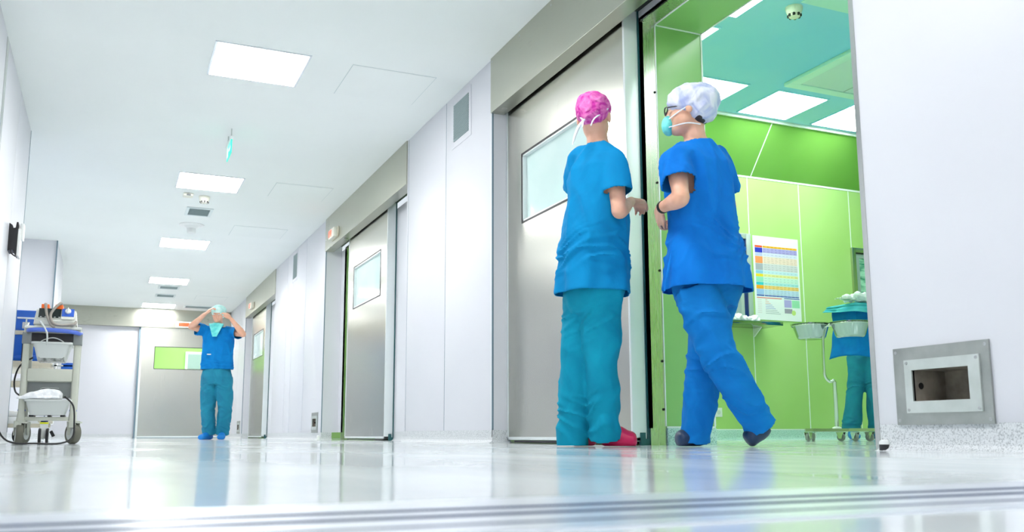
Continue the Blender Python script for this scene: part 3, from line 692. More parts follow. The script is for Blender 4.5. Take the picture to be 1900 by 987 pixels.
# ------------------------------------------------------------------ defibrillator cart
CXc = -.385; FY = 7.36
def wheel_caster(p, wr_, ww, heading, forkm, tyrem, brake=True, parent=None, name='caster'):
    """p: floor point under wheel; heading: rolling direction angle"""
    h = V((math.cos(heading), math.sin(heading), 0)); ax = V((-h.y, h.x, 0)); c = V(p) + V((0, 0, wr_))
    m = MB(); m.lathe(c - ax * ww / 2, [(wr_ * .72, 0), (wr_ * .93, .0), (wr_, ww * .22), (wr_, ww * .78), (wr_ * .93, ww), (wr_ * .72, ww)], ax, 30)
    root = m.build(name, tyrem, parent)
    MB().lathe(c - ax * ww * .52, [(wr_ * .2, 0), (wr_ * .7, 0.001), (wr_ * .7, ww * 1.04 - .001), (wr_ * .2, ww * 1.04)], ax, 24).lathe(c - ax * ww * .62, [(.008, 0), (.008, ww * 1.24)], ax, 10).build('hub', M['bin'] if tyrem is M['tyre'] else M['steel_p'], root)
    f = MB(); e = ww * .62 + .003
    for s in (-1, 1):
        a = c + ax * s * e
        f.prism([a + h * .012 - V((0, 0, .012)), a - h * .012 - V((0, 0, .012)), a - h * .03 + V((0, 0, wr_ * 1.15)), a + h * .03 + V((0, 0, wr_ * 1.15))], ax * (.004 * s))
    f.box(c.x - e - .004, c.y - e - .004, c.z + wr_ * 1.08, c.x + e + .004, c.y + e + .004, c.z + wr_ * 1.2, .002)
    f.build('fork', forkm, root)
    if brake:
        q = c + V((0, 0, wr_ * 1.02)) 
        b = MB(); b.box(q.x - .005, q.y - .05, q.z - .004, q.x + .058, q.y - .01, q.z + .006, .003).box(q.x - .03, q.y - .045, q.z - .035, q.x + .015, q.y - .02, q.z + .006, .003); b.build('brake_pedal', forkm, root)
    return root
t = cart = thing('medical_cart', 'putty coloured wheeled medical cart with grey bins and a blue push handle', 'cart', (CXc, FY + .18, 0))
XA, XB = CXc - .168, CXc + .162
for s, x in ((-1, XA), (1, XB)):
    m = MB()
    rings = []
    for z, hw in ((.165, .030), (.20, .026), (.23, .0225), (.5, .0225), (.84, .0225)):
        rings.append([V((x + hw * (abs(math.cos(a)) ** .6) * (1 if math.cos(a) > 0 else -1), FY + .03 + hw * 1.2 * (abs(math.sin(a)) ** .6) * (1 if math.sin(a) > 0 else -1), z)) for a in [2 * PI * k / 20 for k in range(20)]])
    m.loft(rings).build('post', M['cart'], t)
    m = MB(); m.lathe((x, FY + .03, .232), [(.0255, 0), (.0255, .012)], n=20).build('collar', M['blue_pl'], t)
    m = MB(); m.box(x - .03, FY - .005, .71, x + .03, FY + .06, .79, .006).build('clamp', M['bin_d'], t)
    MB().box(x - .018, FY + .36, .165, x + .018, FY + .40, .84, .004).build('post', M['cart'], t)
MB().box(XA - .02, FY + .01, .165, XB + .02, FY + .05, .193, .004).box(XA - .02, FY + .05, .17, XA + .02, FY + .40, .19, .004).box(XB - .02, FY + .05, .17, XB + .02, FY + .40, .19, .004).box(XA, FY + .36, .17, XB, FY + .40, .19, .004).build('base_frame', M['cart'], t)
hd_ = MB(); hd_.tube([((XA + .005, FY + .12, .82), .012), ((XA + .0, FY + .03, .808), .014), ((XA + .03, FY - .045, .805), .015), ((XA + .10, FY - .06, .808), .015), ((XB - .10, FY - .06, .804), .015), ((XB - .02, FY - .045, .797), .015), ((XB + .015, FY + .02, .792), .014), ((XB + .015, FY + .12, .81), .012)], 16)
hd_.build('push_handle', M['blue_pl'], t)
MB().box(XA - .02, FY - .02, .818, XB + .02, FY + .42, .84, .01).build('top_deck', M['defib'], t)
MB().box(XA + .01, FY + .03, .79, XB - .01, FY + .05, .83, .003).build('fascia', M['defib'], t)
MB().box(XA + .03, FY + .012, .715, XB - .03, FY + .028, .79).build('cavity_shade', M['black'], t, smooth=False)  # black sheet puts the shade of the hollow under the deck into colour
def bin_(x0, x1, y0, y1, z0, z1, m, name, parent, taper=.03, wall=.005, lip=.014):
    def rr_(x0, x1, y0, y1, z, r=.025):
        out = []
        for cx, cy, a0 in ((x1 - r, y1 - r, 0), (x0 + r, y1 - r, 90), (x0 + r, y0 + r, 180), (x1 - r, y0 + r, 270)):
            for k in range(5): a = math.radians(a0 + 22.5 * k); out.append(V((cx + r * math.cos(a), cy + r * math.sin(a), z)))
        return out
    a = taper
    b = MB().loft([rr_(x0 + a + wall, x1 - a - wall, y0 + a + wall, y1 - a - wall, z0 + wall), rr_(x0 + wall, x1 - wall, y0 + wall, y1 - wall, z1), rr_(x0 - lip, x1 + lip, y0 - lip, y1 + lip, z1), rr_(x0 - lip, x1 + lip, y0 - lip, y1 + lip, z1 - .014), rr_(x0, x1, y0, y1, z1 - .014), rr_(x0 + a, x1 - a, y0 + a, y1 - a, z0)], caps=False)
    b.bm.verts.ensure_lookup_table(); n = 20
    b.bm.faces.new([b.bm.verts[i] for i in range(n)]); b.bm.faces.new([b.bm.verts[5 * n + i] for i in reversed(range(n))])
    return b.build(name, m, parent)
ub = bin_(XA + .045, XB - .045, FY - .03, FY + .30, .595, .725, M['bin'], 'upper_bin', t)
MB().box(XA + .08, FY - .004, .588, XB - .08, FY + .20, .625, .004).build('clear_base', mat('smoky_clear_plastic', (.45, .48, .46), .2, trans=.3, build=noise_col((.2, .22, .2), (.6, .62, .6), 30)), ub)
MB().box(XA + .02, FY + .0, .445, XB - .02, FY + .03, .535, .006).build('shelf_front', M['cart'], t)
MB().box(XA + .02, FY + .03, .44, XB - .02, FY + .38, .46).build('shelf', M['cart'], t, smooth=False)
m = MB(); m.prism([(XA + .025, FY + .04, .335), (XA + .025, FY + .04, .44), (XB - .025, FY + .04, .44), (XB - .025, FY + .04, .335)], (0, .28, 0)); m.build('dark_bin', M['bin_d'], t, smooth=False)
MB().tube([((CXc - .06, FY + .036, .392), .003), ((CXc - .03, FY + .03, .40), .003), ((CXc + .06, FY + .036, .396), .003)], 6).build('bin_mark', M['bin'], t)
bin_(XA + .025, XB - .025, FY - .05, FY + .26, .205, .315, M['bin'], 'lower_bin', t)
MB().box(XA + .05, FY, .193, XA + .08, FY + .2, .206).box(CXc, FY, .193, CXc + .02, FY + .2, .206).box(XB - .08, FY, .193, XB - .05, FY + .2, .206).build('bin_foot', M['black'], t, smooth=False)
for x, h in ((XA - .005, 1.72), (XB + .01, 2.12)):
    wheel_caster((x, FY + .03, 0), .075, .046, h, M['cart'], M['tyre'], True, t)
for x, h in ((XA, 1.2), (XB, 1.5)):
    wheel_caster((x, FY + .38, 0), .075, .04, h, M['cart'], M['tyre'], False, t)
# defibrillator monitor on the cart
t = thing('defibrillator', 'ivory defibrillator monitor with orange handled paddles on top of the cart', 'medical monitor', (CXc, FY + .1, .84))
dx0, dx1, z0 = CXc - .125, CXc + .14, .84
m = MB(); m.prism([(dx0, FY - .015, z0), (dx0, FY - .02, z0 + .05), (dx0, FY + .035, z0 + .135), (dx0, FY + .25, z0 + .14), (dx0, FY + .25, z0)], (dx1 - dx0, 0, 0))
bmesh.ops.bevel(m.bm, geom=list(m.bm.edges), offset=.012, segments=2, affect='EDGES')
for v in m.bm.verts:
    k = (v.co.z - z0) / .14; v.co.x = CXc + .005 + (v.co.x - CXc - .005) * (1.08 - .12 * k)
m.build('case', M['defib'], t)
def slant(x0, x1, k0, k1, th, m_, name, bev=.002):
    a = V((0, FY - .02, z0 + .05)); b = V((0, FY + .035, z0 + .135)); d = b - a; n = V((0, -d.z, d.y)).normalized()
    p = [a + d * k0 + n * .0005, a + d * k1 + n * .0005, a + d * k1 + n * th, a + d * k0 + n * th]
    q = MB(); q.prism([V((x0, v.y, v.z)) for v in p], (x1 - x0, 0, 0)); return q.build(name, m_, t, smooth=False)
slant(dx0 + .02, dx1 - .10, .12, .95, .004, M['screen'], 'screen')
slant(dx1 - .095, dx1 - .015, .28, .97, .006, M['panel_blue'], 'keypad')
slant(dx1 - .095, dx1 - .015, .02, .24, .005, M['defib'], 'printer_door')
for k in range(5): slant(dx0 + .03 + .03 * k, dx0 + .042 + .03 * k, .14, .18, .006, M['white_pl'], 'button')
a = V((dx1 - .055, FY + .012, z0 + .112)); nn = V((0, -.085, .055)).normalized()
MB().lathe(a, [(.020, 0), (.020, .012), (.015, .016)], nn, 20).box(a.x - .004, a.y - .022, a.z + .0, a.x + .004, a.y - .008, a.z + .03, .001).build('selector_knob', M['white_pl'], t)
MB().box(dx1 - .03, FY - .014, z0 + .062, dx1 - .005, FY - .0, z0 + .07).build('release_key', M['white_pl'], t)
for x in (CXc - .065, CXc + .025):
    MB().box(x - .028, FY + .03, z0 + .125, x + .024, FY + .15, z0 + .165, .006).build('paddle', M['orange'], t)
def coil(path, r, R_, turns, m_, name, parent):
    pts = catmull([(V(p), 0) for p in path], 14); out = []; k = 0
    for i, (p, _) in enumerate(pts):
        t_ = (pts[min(i + 1, len(pts) - 1)][0] - pts[max(i - 1, 0)][0]).normalized(); a = t_.orthogonal().normalized()
        out.append((p, R_ * (1.0 if i % 2 else .86)))
    return MB().tube(out, 12, smooth=False).build(name, m_, parent)
coil([(CXc - .062, FY + .04, z0 + .155), (CXc - .063, FY - .02, z0 + .155), (CXc - .05, FY - .035, z0 + .08), (CXc - .02, FY - .045, z0 + .012), (CXc + .005, FY - .055, z0 - .012)], .004, .010, 20, M['cord'], 'paddle_cord', t)
coil([(CXc + .035, FY + .03, z0 + .17), (CXc + .03, FY - .01, z0 + .168), (CXc - .005, FY - .03, z0 + .125), (CXc - .025, FY - .04, z0 + .075), (CXc - .005, FY - .05, z0 + .02), (CXc + .05, FY - .05, z0 + .005), (CXc + .13, FY - .03, z0 + .02), (CXc + .14, FY + .0, z0 + .04)], .004, .010, 26, M['cord'], 'paddle_cord', t)
o = MB().tube([((CXc - .09, FY - .02, z0 + .03), .006), ((CXc - .08, FY - .05, z0 + .02), .006), ((CXc - .04, FY - .075, z0 - .05), .006), ((CXc - .035, FY - .045, z0 - .12), .006), ((CXc - .04, FY + .02, z0 - .16), .006)], 8).build('lead_cable', M['bin'], t)
tag(MB().tube([((XA + .075, FY + .0, .70), .004), ((XA + .10, FY - .0, .735), .004), ((CXc, FY - .005, .757), .004), ((XB - .10, FY - .0, .735), .004), ((XB - .075, FY + .0, .70), .004)], 8).build('sensor_lead', M['bin']), 'thin pale lead arching over the upper grey bin of the cart', 'cable')
# towel on the lower bin
tw = MB()
tw.tube([((XA - .02, FY - .07, .318), .012), ((XA + .06, FY - .04, .335), .03), ((CXc - .02, FY, .345), .045), ((CXc + .05, FY + .01, .345), .04), ((CXc + .07, FY + .01, .325), .02)], 14, round_end=True)
tw.box(XA + .02, FY - .07, .318, CXc + .07, FY + .1, .335, .006)
tw.organic(.006, 3).move(lambda c, n: V((c.x, c.y, max(c.z, .3165))) + n * .006 * noise.noise(c * 30))
tag(tw.build('towel', M['towel'], None, True), 'crumpled white cloth lying on the lower bin of the cart', 'cloth')
# power cord
tag(MB().tube([((XL + .03, 6.9, .40), .013), ((XL + .035, 6.9, .36), .012), ((XL + .045, 6.92, .31), .006), ((XL + .09, 6.97, .20), .006), ((XL + .15, 7.0, .06), .006), ((XL + .22, 7.05, .014), .006), ((XL + .35, 7.1, .008), .006), ((XL + .5, 7.15, .008), .006), ((XL + .57, 7.2, .05), .006), ((XL + .575, 7.22, .15), .006), ((XL + .56, 7.25, .27), .006), ((XL + .50, 7.29, .335), .006)], 10).build('power_cord', M['black']), 'long black power cord looping along the floor to the medical cart', 'cord')
tag(MB().tube([((XA + .04, FY + .12, .62), .006), ((XA - .035, FY + .10, .56), .006), ((XA - .065, FY + .1, .46), .006), ((XA - .05, FY + .06, .37), .006), ((XA - .0, FY + .0, .335), .006)], 8).build('black_cable', M['black']), 'short black cable hanging beside one post of the medical cart', 'cord')

# patient table parked behind the left wall end
t = thing('operating_table', 'patient table with a raised blue backrest parked behind the medical cart', 'patient table', (-.9, 9.6, 0))
bp = MB().box(-1.35, 9.62, .765, -.60, 9.70, 1.225, .03).build('backrest', M['blue_pad'], t)
MB().box(-1.35, 9.60, .99, -.70, 9.63, 1.03, .005).build('backrest_rail', M['beige'], bp)
MB().box(-1.4, 9.56, .685, -.50, 10.6, .745, .01).build('seat_frame', M['beige'], t)
MB().box(-1.4, 9.6, .745, -.55, 10.6, .80, .02).build('seat_pad', M['blue_pad'], t)
MB().box(-1.4, 9.5, .50, -.52, 9.60, .575, .008).build('lower_rail', M['beige'], t)
MB().box(-1.4, 9.49, .555, -.60, 9.51, .580, .003).build('rail_strip', M['white_pl'], t)
MB().box(-.66, 9.55, .14, -.60, 9.62, .70, .008).box(-1.3, 9.55, .14, -1.24, 9.62, .70, .008).build('column', M['beige'], t)
MB().box(-1.3, 9.12, .16, -.45, 9.75, .225, .02).build('base_cover', M['white_pl'], t)
MB().box(-.50, 8.30, .165, -.44, 9.3, .20, .006).box(-1.2, 9.12, .13, -.45, 9.2, .165, .004).build('base_beam', M['beige'], t)
MB().box(-1.1, 9.2, .225, -.62, 9.6, .275, .03).build('base_hump', M['white_pl'], t)
m = MB(); m.cyl((-.785 + .06, 9.45, .73), (-.785 + .06, 9.45, 1.0), .020); m.build('gas_spring', M['black'], t)
MB().cyl((-.725, 9.45, 1.0), (-.725, 9.45, 1.12), .008).build('spring_rod', M['steel_p'], t)
MB().box(-.755, 9.42, 1.03, -.695, 9.48, 1.09, .008).build('clamp', M['steel_p'], t)
MB().box(-.80, 9.43, 1.12, -.62, 9.47, 1.135, .003).build('cross_handle', M['alu'], t)
MB().box(-.42, 9.6, .62, -.30, 9.7, .74, .02).build('side_clamp', M['blue_pad'], t)
MB().box(-.50, 9.6, .70, -.28, 9.66, .72, .004).box(-.48, 9.6, .60, -.45, 9.64, .74, .003).build('side_rail', M['steel_p'], t)
MB().lathe((-.66, 9.44, .61), [(.0, 0), (.03, 0.0), (.035, .05), (.02, .06)], (1, 0, .2), 14).build('clamp_knob', M['steel_p'], t)
# front caster with the yellow ring
c_ = V((-.452, 8.30, 0))
r_ = MB(); r_.prism([c_ + V((-.030, -.02, .155)), c_ + V((.030, -.02, .155)), c_ + V((.022, -.02, .09)), c_ + V((.014, -.02, .035)), c_ + V((-.014, -.02, .035)), c_ + V((-.022, -.02, .09))], (0, .04, 0))
cr_ = r_.build('caster', M['white_pl'], t, smooth=False)
MB().lathe(c_ + V((0, 0, .17)), [(.026, 0), (.026, .03)], n=18).build('caster_collar', M['navy'], cr_)
MB().box(c_.x - .031, c_.y - .024, .153, c_.x + .031, c_.y + .024, .166, .002).build('yellow_ring', M['yellow'], cr_)
for s in (-1, 1):
    MB().lathe(c_ + V((s * .027 - .010, 0, .06)), [(.03, 0), (.058, 0), (.06, .005), (.06, .016), (.057, .02), (.03, .02)], (1, .0, 0), 26).build('wheel', M['black'], cr_)
MB().lathe(c_ + V((.038, 0, .06)), [(.045, 0), (.045, .002)], (1, 0, 0), 22).build('hub_cap', M['white_pl'], cr_)
MB().box(c_.x + .05, c_.y - .02, .05, c_.x + .075, c_.y + .01, .10, .006, Matrix.Rotation(-.5, 3, 'Y')).build('brake_pedal', M['black'], cr_)
wheel_caster((-.70, 9.20, 0), .065, .04, 1.1, M['black'], M['black'], False, t)

# ------------------------------------------------------------------ people
def frame(h):  # heading unit vector -> (forward, left)
    h = V(h).normalized(); return h, V((-h.y, h.x, 0))
UR = R0.copy(); UV = V((FW.x, FW.y, 0)).normalized()
def hdg(a, b): return (UR * a + UV * b).normalized()
def ring(c, L, Fd, a, b, n=36, e=.85, yb=0):
    out = []
    for k in range(n):
        t_ = 2 * PI * k / n; cs, sn = math.cos(t_), math.sin(t_)
        out.append(c + L * (a * abs(cs) ** e * (1 if cs > 0 else -1)) + Fd * (b * abs(sn) ** e * (1 if sn > 0 else -1) + yb))
    return out
def torso_loft(mb, rows):
    """rows: (centre, L, F, a, b); smooth interpolation"""
    rs = []
    for i in range(len(rows) - 1):
        for j in range(4):
            t_ = j / 4; s_ = t_ * t_ * (3 - 2 * t_) if len(rows) < 3 else t_
            A, B = rows[i], rows[i + 1]
            rs.append(ring(A[0].lerp(B[0], s_), A[1].lerp(B[1], s_).normalized(), A[2].lerp(B[2], s_).normalized(), A[3] + (B[3] - A[3]) * s_, A[4] + (B[4] - A[4]) * s_))
    A = rows[-1]; rs.append(ring(A[0], A[1], A[2], A[3], A[4]))
    mb.loft(rs)
def hand(mb, wrist, d, n, side, curl=.5, s=1.0):
    """d finger direction, n palm facing direction; side=+1 thumb lies toward cross(d,n)"""
    d = V(d).normalized(); n = V(n); n = (n - d * n.dot(d)).normalized(); l = d.cross(n) * side
    lens = (.92, 1.0, .95, .78)
    for i in range(4):
        o = (.032 - .0215 * i) * s
        base = wrist + d * (.082 - .004 * abs(i - 1)) * s + l * o
        mb.tube([(wrist + l * o * .45, .0125 * s), (wrist + d * .04 * s + l * o * .8, .0125 * s), (base, .0105 * s)], 10, round_end=True)
        p = base; a = curl * .5; pts = [(p, .0092 * s)]
        for k, (ln, r) in enumerate(((.040, .0085), (.026, .0078), (.020, .0068))):
            a2 = a + curl * (.35 * k); dd = d * math.cos(a2) + n * math.sin(a2); p = p + dd * ln * lens[i] * s; pts.append((p, r * s)); a = a2 + curl * .45
        mb.tube(pts, 10, smooth=False, round_end=True)
    b = wrist + d * .025 * s + l * .022 * s
    mb.tube([(wrist + l * .01 * s, .013 * s), (b + l * .01 * s + n * .008 * s, .0135 * s), (b + l * .028 * s + d * .03 * s + n * .014 * s, .0105 * s), (b + l * .03 * s + d * .058 * s + n * .022 * s, .008 * s)], 10, round_end=True)
def head(mb, c, f, l, s=1.0):
    f = V(f).normalized(); l = (V(l) - f * V(l).dot(f)).normalized(); u = f.cross(l)
    R = Matrix((l, f, u)).transposed()
    P = lambda a, b, cc: c + l * a * s + f * b * s + u * cc * s
    E = lambda p, r: mb.ell(p, tuple(x * s for x in r), R)
    E(P(0, -.008, .035), (.074, .094, .082)); E(P(0, .022, -.025), (.062, .070, .078)); E(P(0, .048, -.075), (.040, .042, .034)); E(P(0, .062, -.092), (.022, .020, .016))
    E(P(0, .068, .022), (.050, .022, .014)); E(P(.026, .066, -.02), (.022, .02, .018)); E(P(-.026, .066, -.02), (.022, .02, .018))
    mb.tube([(P(0, .088, .012), .008 * s), (P(0, .105, -.022), .0115 * s), (P(0, .098, -.034), .013 * s)], 10, round_end=True)
    E(P(0, .086, -.058), (.022, .010, .006)); E(P(0, .083, -.068), (.019, .010, .007))
    for q in (-1, 1): E(P(q * .076, -.012, -.004), (.008, .018, .030)); 
    return P, R
def fold(amp, seed, zf=None, s=(8, 8, 3.0), hs=(6, 6, 20)):
    off = V((seed * 3.1, seed * 1.7, seed * 2.3))
    def f(c, n):
        a = noise.noise(V((c.x * s[0], c.y * s[1], c.z * s[2] + c.x * 2)) + off)
        b = noise.noise(V((c.x * hs[0], c.y * hs[1], c.z * hs[2] + noise.noise(c * 4 + off) * 3)) + off)
        w = zf(c) if zf else .3
        ra = max(0, 1 - 2.6 * abs(a)) ** 1.6; rb = max(0, 1 - 2.6 * abs(b)) ** 1.6
        return c + n * amp * ((1 - w) * ra * .8 + w * rb - .3)
    return f

def shoe_ends(J, s_):
    an, fd = J['a' + s_], V(J['f' + s_]); toe = J.get('t' + s_); g = V((fd.x, fd.y, 0)).normalized()
    heel = J.get('heel' + s_, V((an.x, an.y, 0)) - g * .045 + V((0, 0, .045)))
    if toe is None: toe = V((an.x, an.y, 0)) + g * .17 + V((0, 0, .034))
    return heel, toe
def person(name, label, ground, J, hp, sh, hf, mats, P):
    """J: joints dict; hp / sh: hip and shoulder headings; hf: head facing; P: params"""
    t = thing(name, label, 'person', ground)
    Fh, Lh = frame(hp); Fs, Ls = frame(sh)
    pel, nb, hc = J['pelvis'], J['neck'], J['head']
    k = P.get('k', 1.0)
    chest = nb.lerp(pel, .38)
    # body: one continuous surface
    b = MB()
    torso_loft(b, [(pel - V((0, 0, .10)), Lh, Fh, .08 * k, .06 * k), (pel, Lh, Fh, .105 * k, .072 * k), (nb.lerp(pel, .7), Lh, Fh, .105 * k, .072 * k), (chest, Ls, Fs, .14 * k, .095 * k), (nb.lerp(pel, .17), Ls, Fs, .145 * k, .085 * k), (nb - V((0, 0, .03)), Ls, Fs, .08 * k, .055 * k), (nb + V((0, 0, .01)), Ls, Fs, .05, .048)])
    up = (hc - nb).normalized()
    b.tube([(nb - V((0, 0, .04)), .056), (nb.lerp(hc, .4), .050), (hc - up * .03 - V(hf) * .015, .052)], 16, round_end=True)
    HF = V(hf).normalized(); HL = V((-HF.y, HF.x, 0)).normalized()
    Pf, Rh = head(b, hc, HF, HL, P.get('hs', 1.0))
    for s_ in ('l', 'r'):
        sp, el, wr_ = J['s' + s_], J['e' + s_], J['w' + s_]
        b.tube([(sp, .048 * k), (sp.lerp(el, .4), .043 * k), (sp.lerp(el, .85), .036 * k), (el, .036 * k), (el.lerp(wr_, .25), .038 * k), (el.lerp(wr_, .75), .027 * k), (wr_, .022 * k)], 16, round_end=True)
        hd2 = J.get('h' + s_, (wr_ - el).normalized()); hn = J.get('n' + s_, V((0, 0, -1)))
        hand(b, wr_ + (wr_ - el).normalized() * .01, hd2, hn, P.get('th' + s_, 1), P.get('curl', .6))
        hip, kn, an = J['hip' + s_], J['k' + s_], J['a' + s_]
        b.tube([(hip, .065 * k), (hip.lerp(kn, .5), .06 * k), (kn, .048 * k), (kn.lerp(an, .3), .048 * k), (an.lerp(kn, .12), .034 * k), (an, .034 * k)], 16, round_end=True)
        fd = J['f' + s_]
        hl_, to_ = shoe_ends(J, s_)
        b.tube([(an, .032), (hl_.lerp(to_, .18) + V((0, 0, .01)), .030), (hl_.lerp(to_, .7), .018)], 12, round_end=True)
    b.organic(.0062, 2)
    body = b.build('body', M['skin'], t, True)
    # scrub top
    c = MB(); hem = P['hem']; k2 = k * P.get('baggy', 1.0)
    hemc = J.get('hemc', pel)
    rows = [(V((hemc.x, hemc.y, hem)), Lh, Fh, P['hemw'][0], P['hemw'][1]), (hemc.lerp(pel, .5) * 1.0 if False else V((pel.x, pel.y, hem + (pel.z - hem) * .6 + .04)), Lh, Fh, P['hemw'][0] * .97, P['hemw'][1] * .97),
            (nb.lerp(pel, .66), Lh.lerp(Ls, .3).normalized(), Fh.lerp(Fs, .3).normalized(), P['waist'][0], P['waist'][1]), (chest, Ls, Fs, P['chest'][0], P['chest'][1]),
            (nb.lerp(pel, .18), Ls, Fs, P['chest'][0] * .97, P['chest'][1] * .93), (nb.lerp(pel, .07), Ls, Fs, .125 * k, .075 * k), (nb - V((0, 0, .005)), Ls, Fs, .068, .062)]
    torso_loft(c, rows)
    ends = []
    for s_ in ('l', 'r'):
        sp, el = J['s' + s_], J['e' + s_]; f_ = P.get('sleeve', .62)
        e_ = sp.lerp(el, f_); sg = P.get('slw', .078)
        c.tube([(nb.lerp(sp, .45) - V((0, 0, .015)), .055 * k), (sp, .064 * k), (sp.lerp(el, .3), sg * .93), (e_, sg)], 20)
        ends.append((e_, (el - sp).normalized(), sg))
    c.organic(.0085, 4)
    nbz = nb.z
    def cutter(p, n):
        if p.z < hem + .03 and n.z < -.75: return True
        if p.z > nbz - .03 and n.z > .8 and (p - nb).length < .08: return True
        for e_, d_, sg in ends:
            if (p - e_).length < sg * 1.2 and abs((p - e_).dot(d_)) < .022 and n.dot(d_) > .7: return True
        return False
    c.cut(cutter)
    sd_ = P['seed']
    c.move(lambda q, n: q + V((n.x, n.y, 0)) * (.011 * math.sin(math.atan2(q.y - pel.y, q.x - pel.x) * 5 + sd_) + .004 * math.sin(math.atan2(q.y - pel.y, q.x - pel.x) * 11 + sd_)) * max(0, min(1, (hem + .28 - q.z) / .28)))
    fs_ = fold(P.get('famp', .019), P['seed'], lambda q: min(1, max(.1, 1 - abs(q.z - (pel.z + .12)) / .18)), hs=(6, 6, 19))
    c.move(lambda q, n: q.lerp(fs_(q, n), min(1, max(.35, (q.z - hem) / .16))))
    top = c.build('scrub_top', mats['top'], t, True, solid=.004)
    # trousers
    c = MB()
    torso_loft(c, [(pel - V((0, 0, .14)), Lh, Fh, .13 * k, .105 * k), (pel - V((0, 0, .04)), Lh, Fh, P.get('hipw', .165) * k, .125 * k), (pel + V((0, 0, .06)), Lh, Fh, .15 * k, .105 * k), (pel + V((0, 0, .12)), Lh, Fh, .13 * k, .095 * k)])
    cu = []
    for s_ in ('l', 'r'):
        hip, kn, an = J['hip' + s_], J['k' + s_], J['a' + s_]
        ce = an + (an - kn).normalized() * P.get('cuffdrop', {}).get(s_, .03); cz = P.get('cuff', .075)
        c.tube([(hip, .105 * k), (hip.lerp(kn, .45), .10 * k), (kn, .080 * k), (kn.lerp(an, .5), .078 * k), (an.lerp(kn, .15), cz), (ce, cz * 1.03)], 22)
        cu.append((ce, (an - kn).normalized(), cz))
    c.organic(.0085, 4)
    def cut2(p, n):
        for e_, d_, sg in cu:
            if (p - e_).length < sg * 1.2 and abs((p - e_).dot(d_)) < .022 and n.dot(d_) > .7: return True
        return False
    c.cut(cut2)
    kz = (J['kl'].z + J['kr'].z) / 2
    ff = fold(P.get('famp2', .019), P['seed'] + 5, lambda q: max(.12, min(1, (.30 - q.z) / .18), .8 - abs(q.z - kz) / .14, .7 - abs(q.z - pel.z + .18) / .12), hs=(5, 5, 17))
    def cuffw(q): return min(1, max(.2, min(abs((q - e_).dot(d_)) / .09 if (q - e_).length < .2 else 1 for e_, d_, sg in cu)))
    c.move(lambda q, n: q.lerp(ff(q, n), cuffw(q)))
    c.move(lambda q, n: V((q.x, q.y, max(q.z, .006))))
    c.build('scrub_trousers', mats['tr'], t, True, solid=.004)
    # shoes
    for s_ in ('l', 'r'):
        m = MB(); heel, toe = shoe_ends(J, s_)
        d = (toe - heel); ln = d.length; dn = d.normalized(); sd = V((-dn.y, dn.x, 0)).normalized(); un = dn.cross(sd) * -1
        if un.z < 0: un = -un
        rows2 = []
        for u_, a_, h_, o_ in ((-.12, .012, .014, -.01), (-.05, .030, .036, -.002), (.15, .038, .048, .004), (.40, .042, .056, .010), (.62, .049, .050, .008), (.84, .052, .041, .002), (1.02, .051, .038, .0), (1.12, .040, .031, -.003), (1.17, .020, .016, -.008)):
            rows2.append([heel + d * u_ + un * (o_ + h_ * math.sin(2 * PI * q / 20)) + sd * a_ * math.cos(2 * PI * q / 20) for q in range(20)])
        m.loft(rows2); m.organic(.006, 2)
        low = -.5 if P.get('free') == s_ else 0
        m.move(lambda q, n: V((q.x, q.y, max(q.z, .003))))
        sh_ = m.build('clog' if not P.get('over') else 'overshoe', mats['shoe'], t, True)
        if mats.get('holes'):
            hm = MB()
            for q in range(6):
                p0 = heel + d * (.50 + .10 * q) - UV * (.043 - .004 * abs(q - 3)) * 1.0 + V((0, 0, .002)); hm.lathe(p0 + UV * .006, [(.003, 0), (.003, .008)], -UV, 8)
            hm.build('vent_hole', M['black'], sh_, smooth=False)
    # cap
    f, l = HF, HL; u = f.cross(l)
    m = MB(); cs = P.get('cap', 1.0)
    m.ell(hc + u * .050 - f * .022, (.090 * cs, .112 * cs, .080 * cs), Matrix((l, f, u)).transposed(), 3); m.ell(hc + u * .015 - f * .055, (.082 * cs, .072 * cs, .068 * cs), Matrix((l, f, u)).transposed(), 3)
    m.organic(.007, 4).move(fold(P.get('capf', .008), P['seed'] + 9, lambda q: .5, s=(22, 22, 10), hs=(12, 12, 26)))
    m.build('surgical_cap', mats['cap'], t, True)
    return t, Pf, Rh, body
def gz(p, z=0): return V((p.x, p.y, z))

# --- woman in pink cap, back towards the camera, looking right
d0 = 4.39
J = dict(pelvis=at(1101, 528, d0), neck=at(1110, 268, d0), head=at(1103, 222, d0),
         sr=at(1138, 302, 4.30), er=at(1149, 392, 4.24), wr=at(1171, 373, 4.45),
         sl=at(1080, 296, 4.50), el=at(1066, 392, 4.62), wl=at(1110, 378, 4.74),
         hipr=at(1112, 545, 4.35), kr=at(1116, 678, 4.33), ar=at(1122, 802, 4.36),
         hipl=at(1085, 545, 4.44), kl=at(1070, 680, 4.42), al=at(1064, 802, 4.44),
         fr=hdg(1, .1), fl=hdg(.8, .6), hr=hdg(.5, .8) + V((0, 0, .1)), hl=hdg(.9, .2), nr=V((0, 0, -1)), nl=V((0, 0, -1)))
J['tr'] = gz(at(1173, 820, 4.37), .034); J['heelr'] = gz(at(1122, 820, 4.37), .042)
J['tl'] = gz(at(1092, 820, 4.52), .034); J['heell'] = gz(at(1068, 820, 4.43), .042)
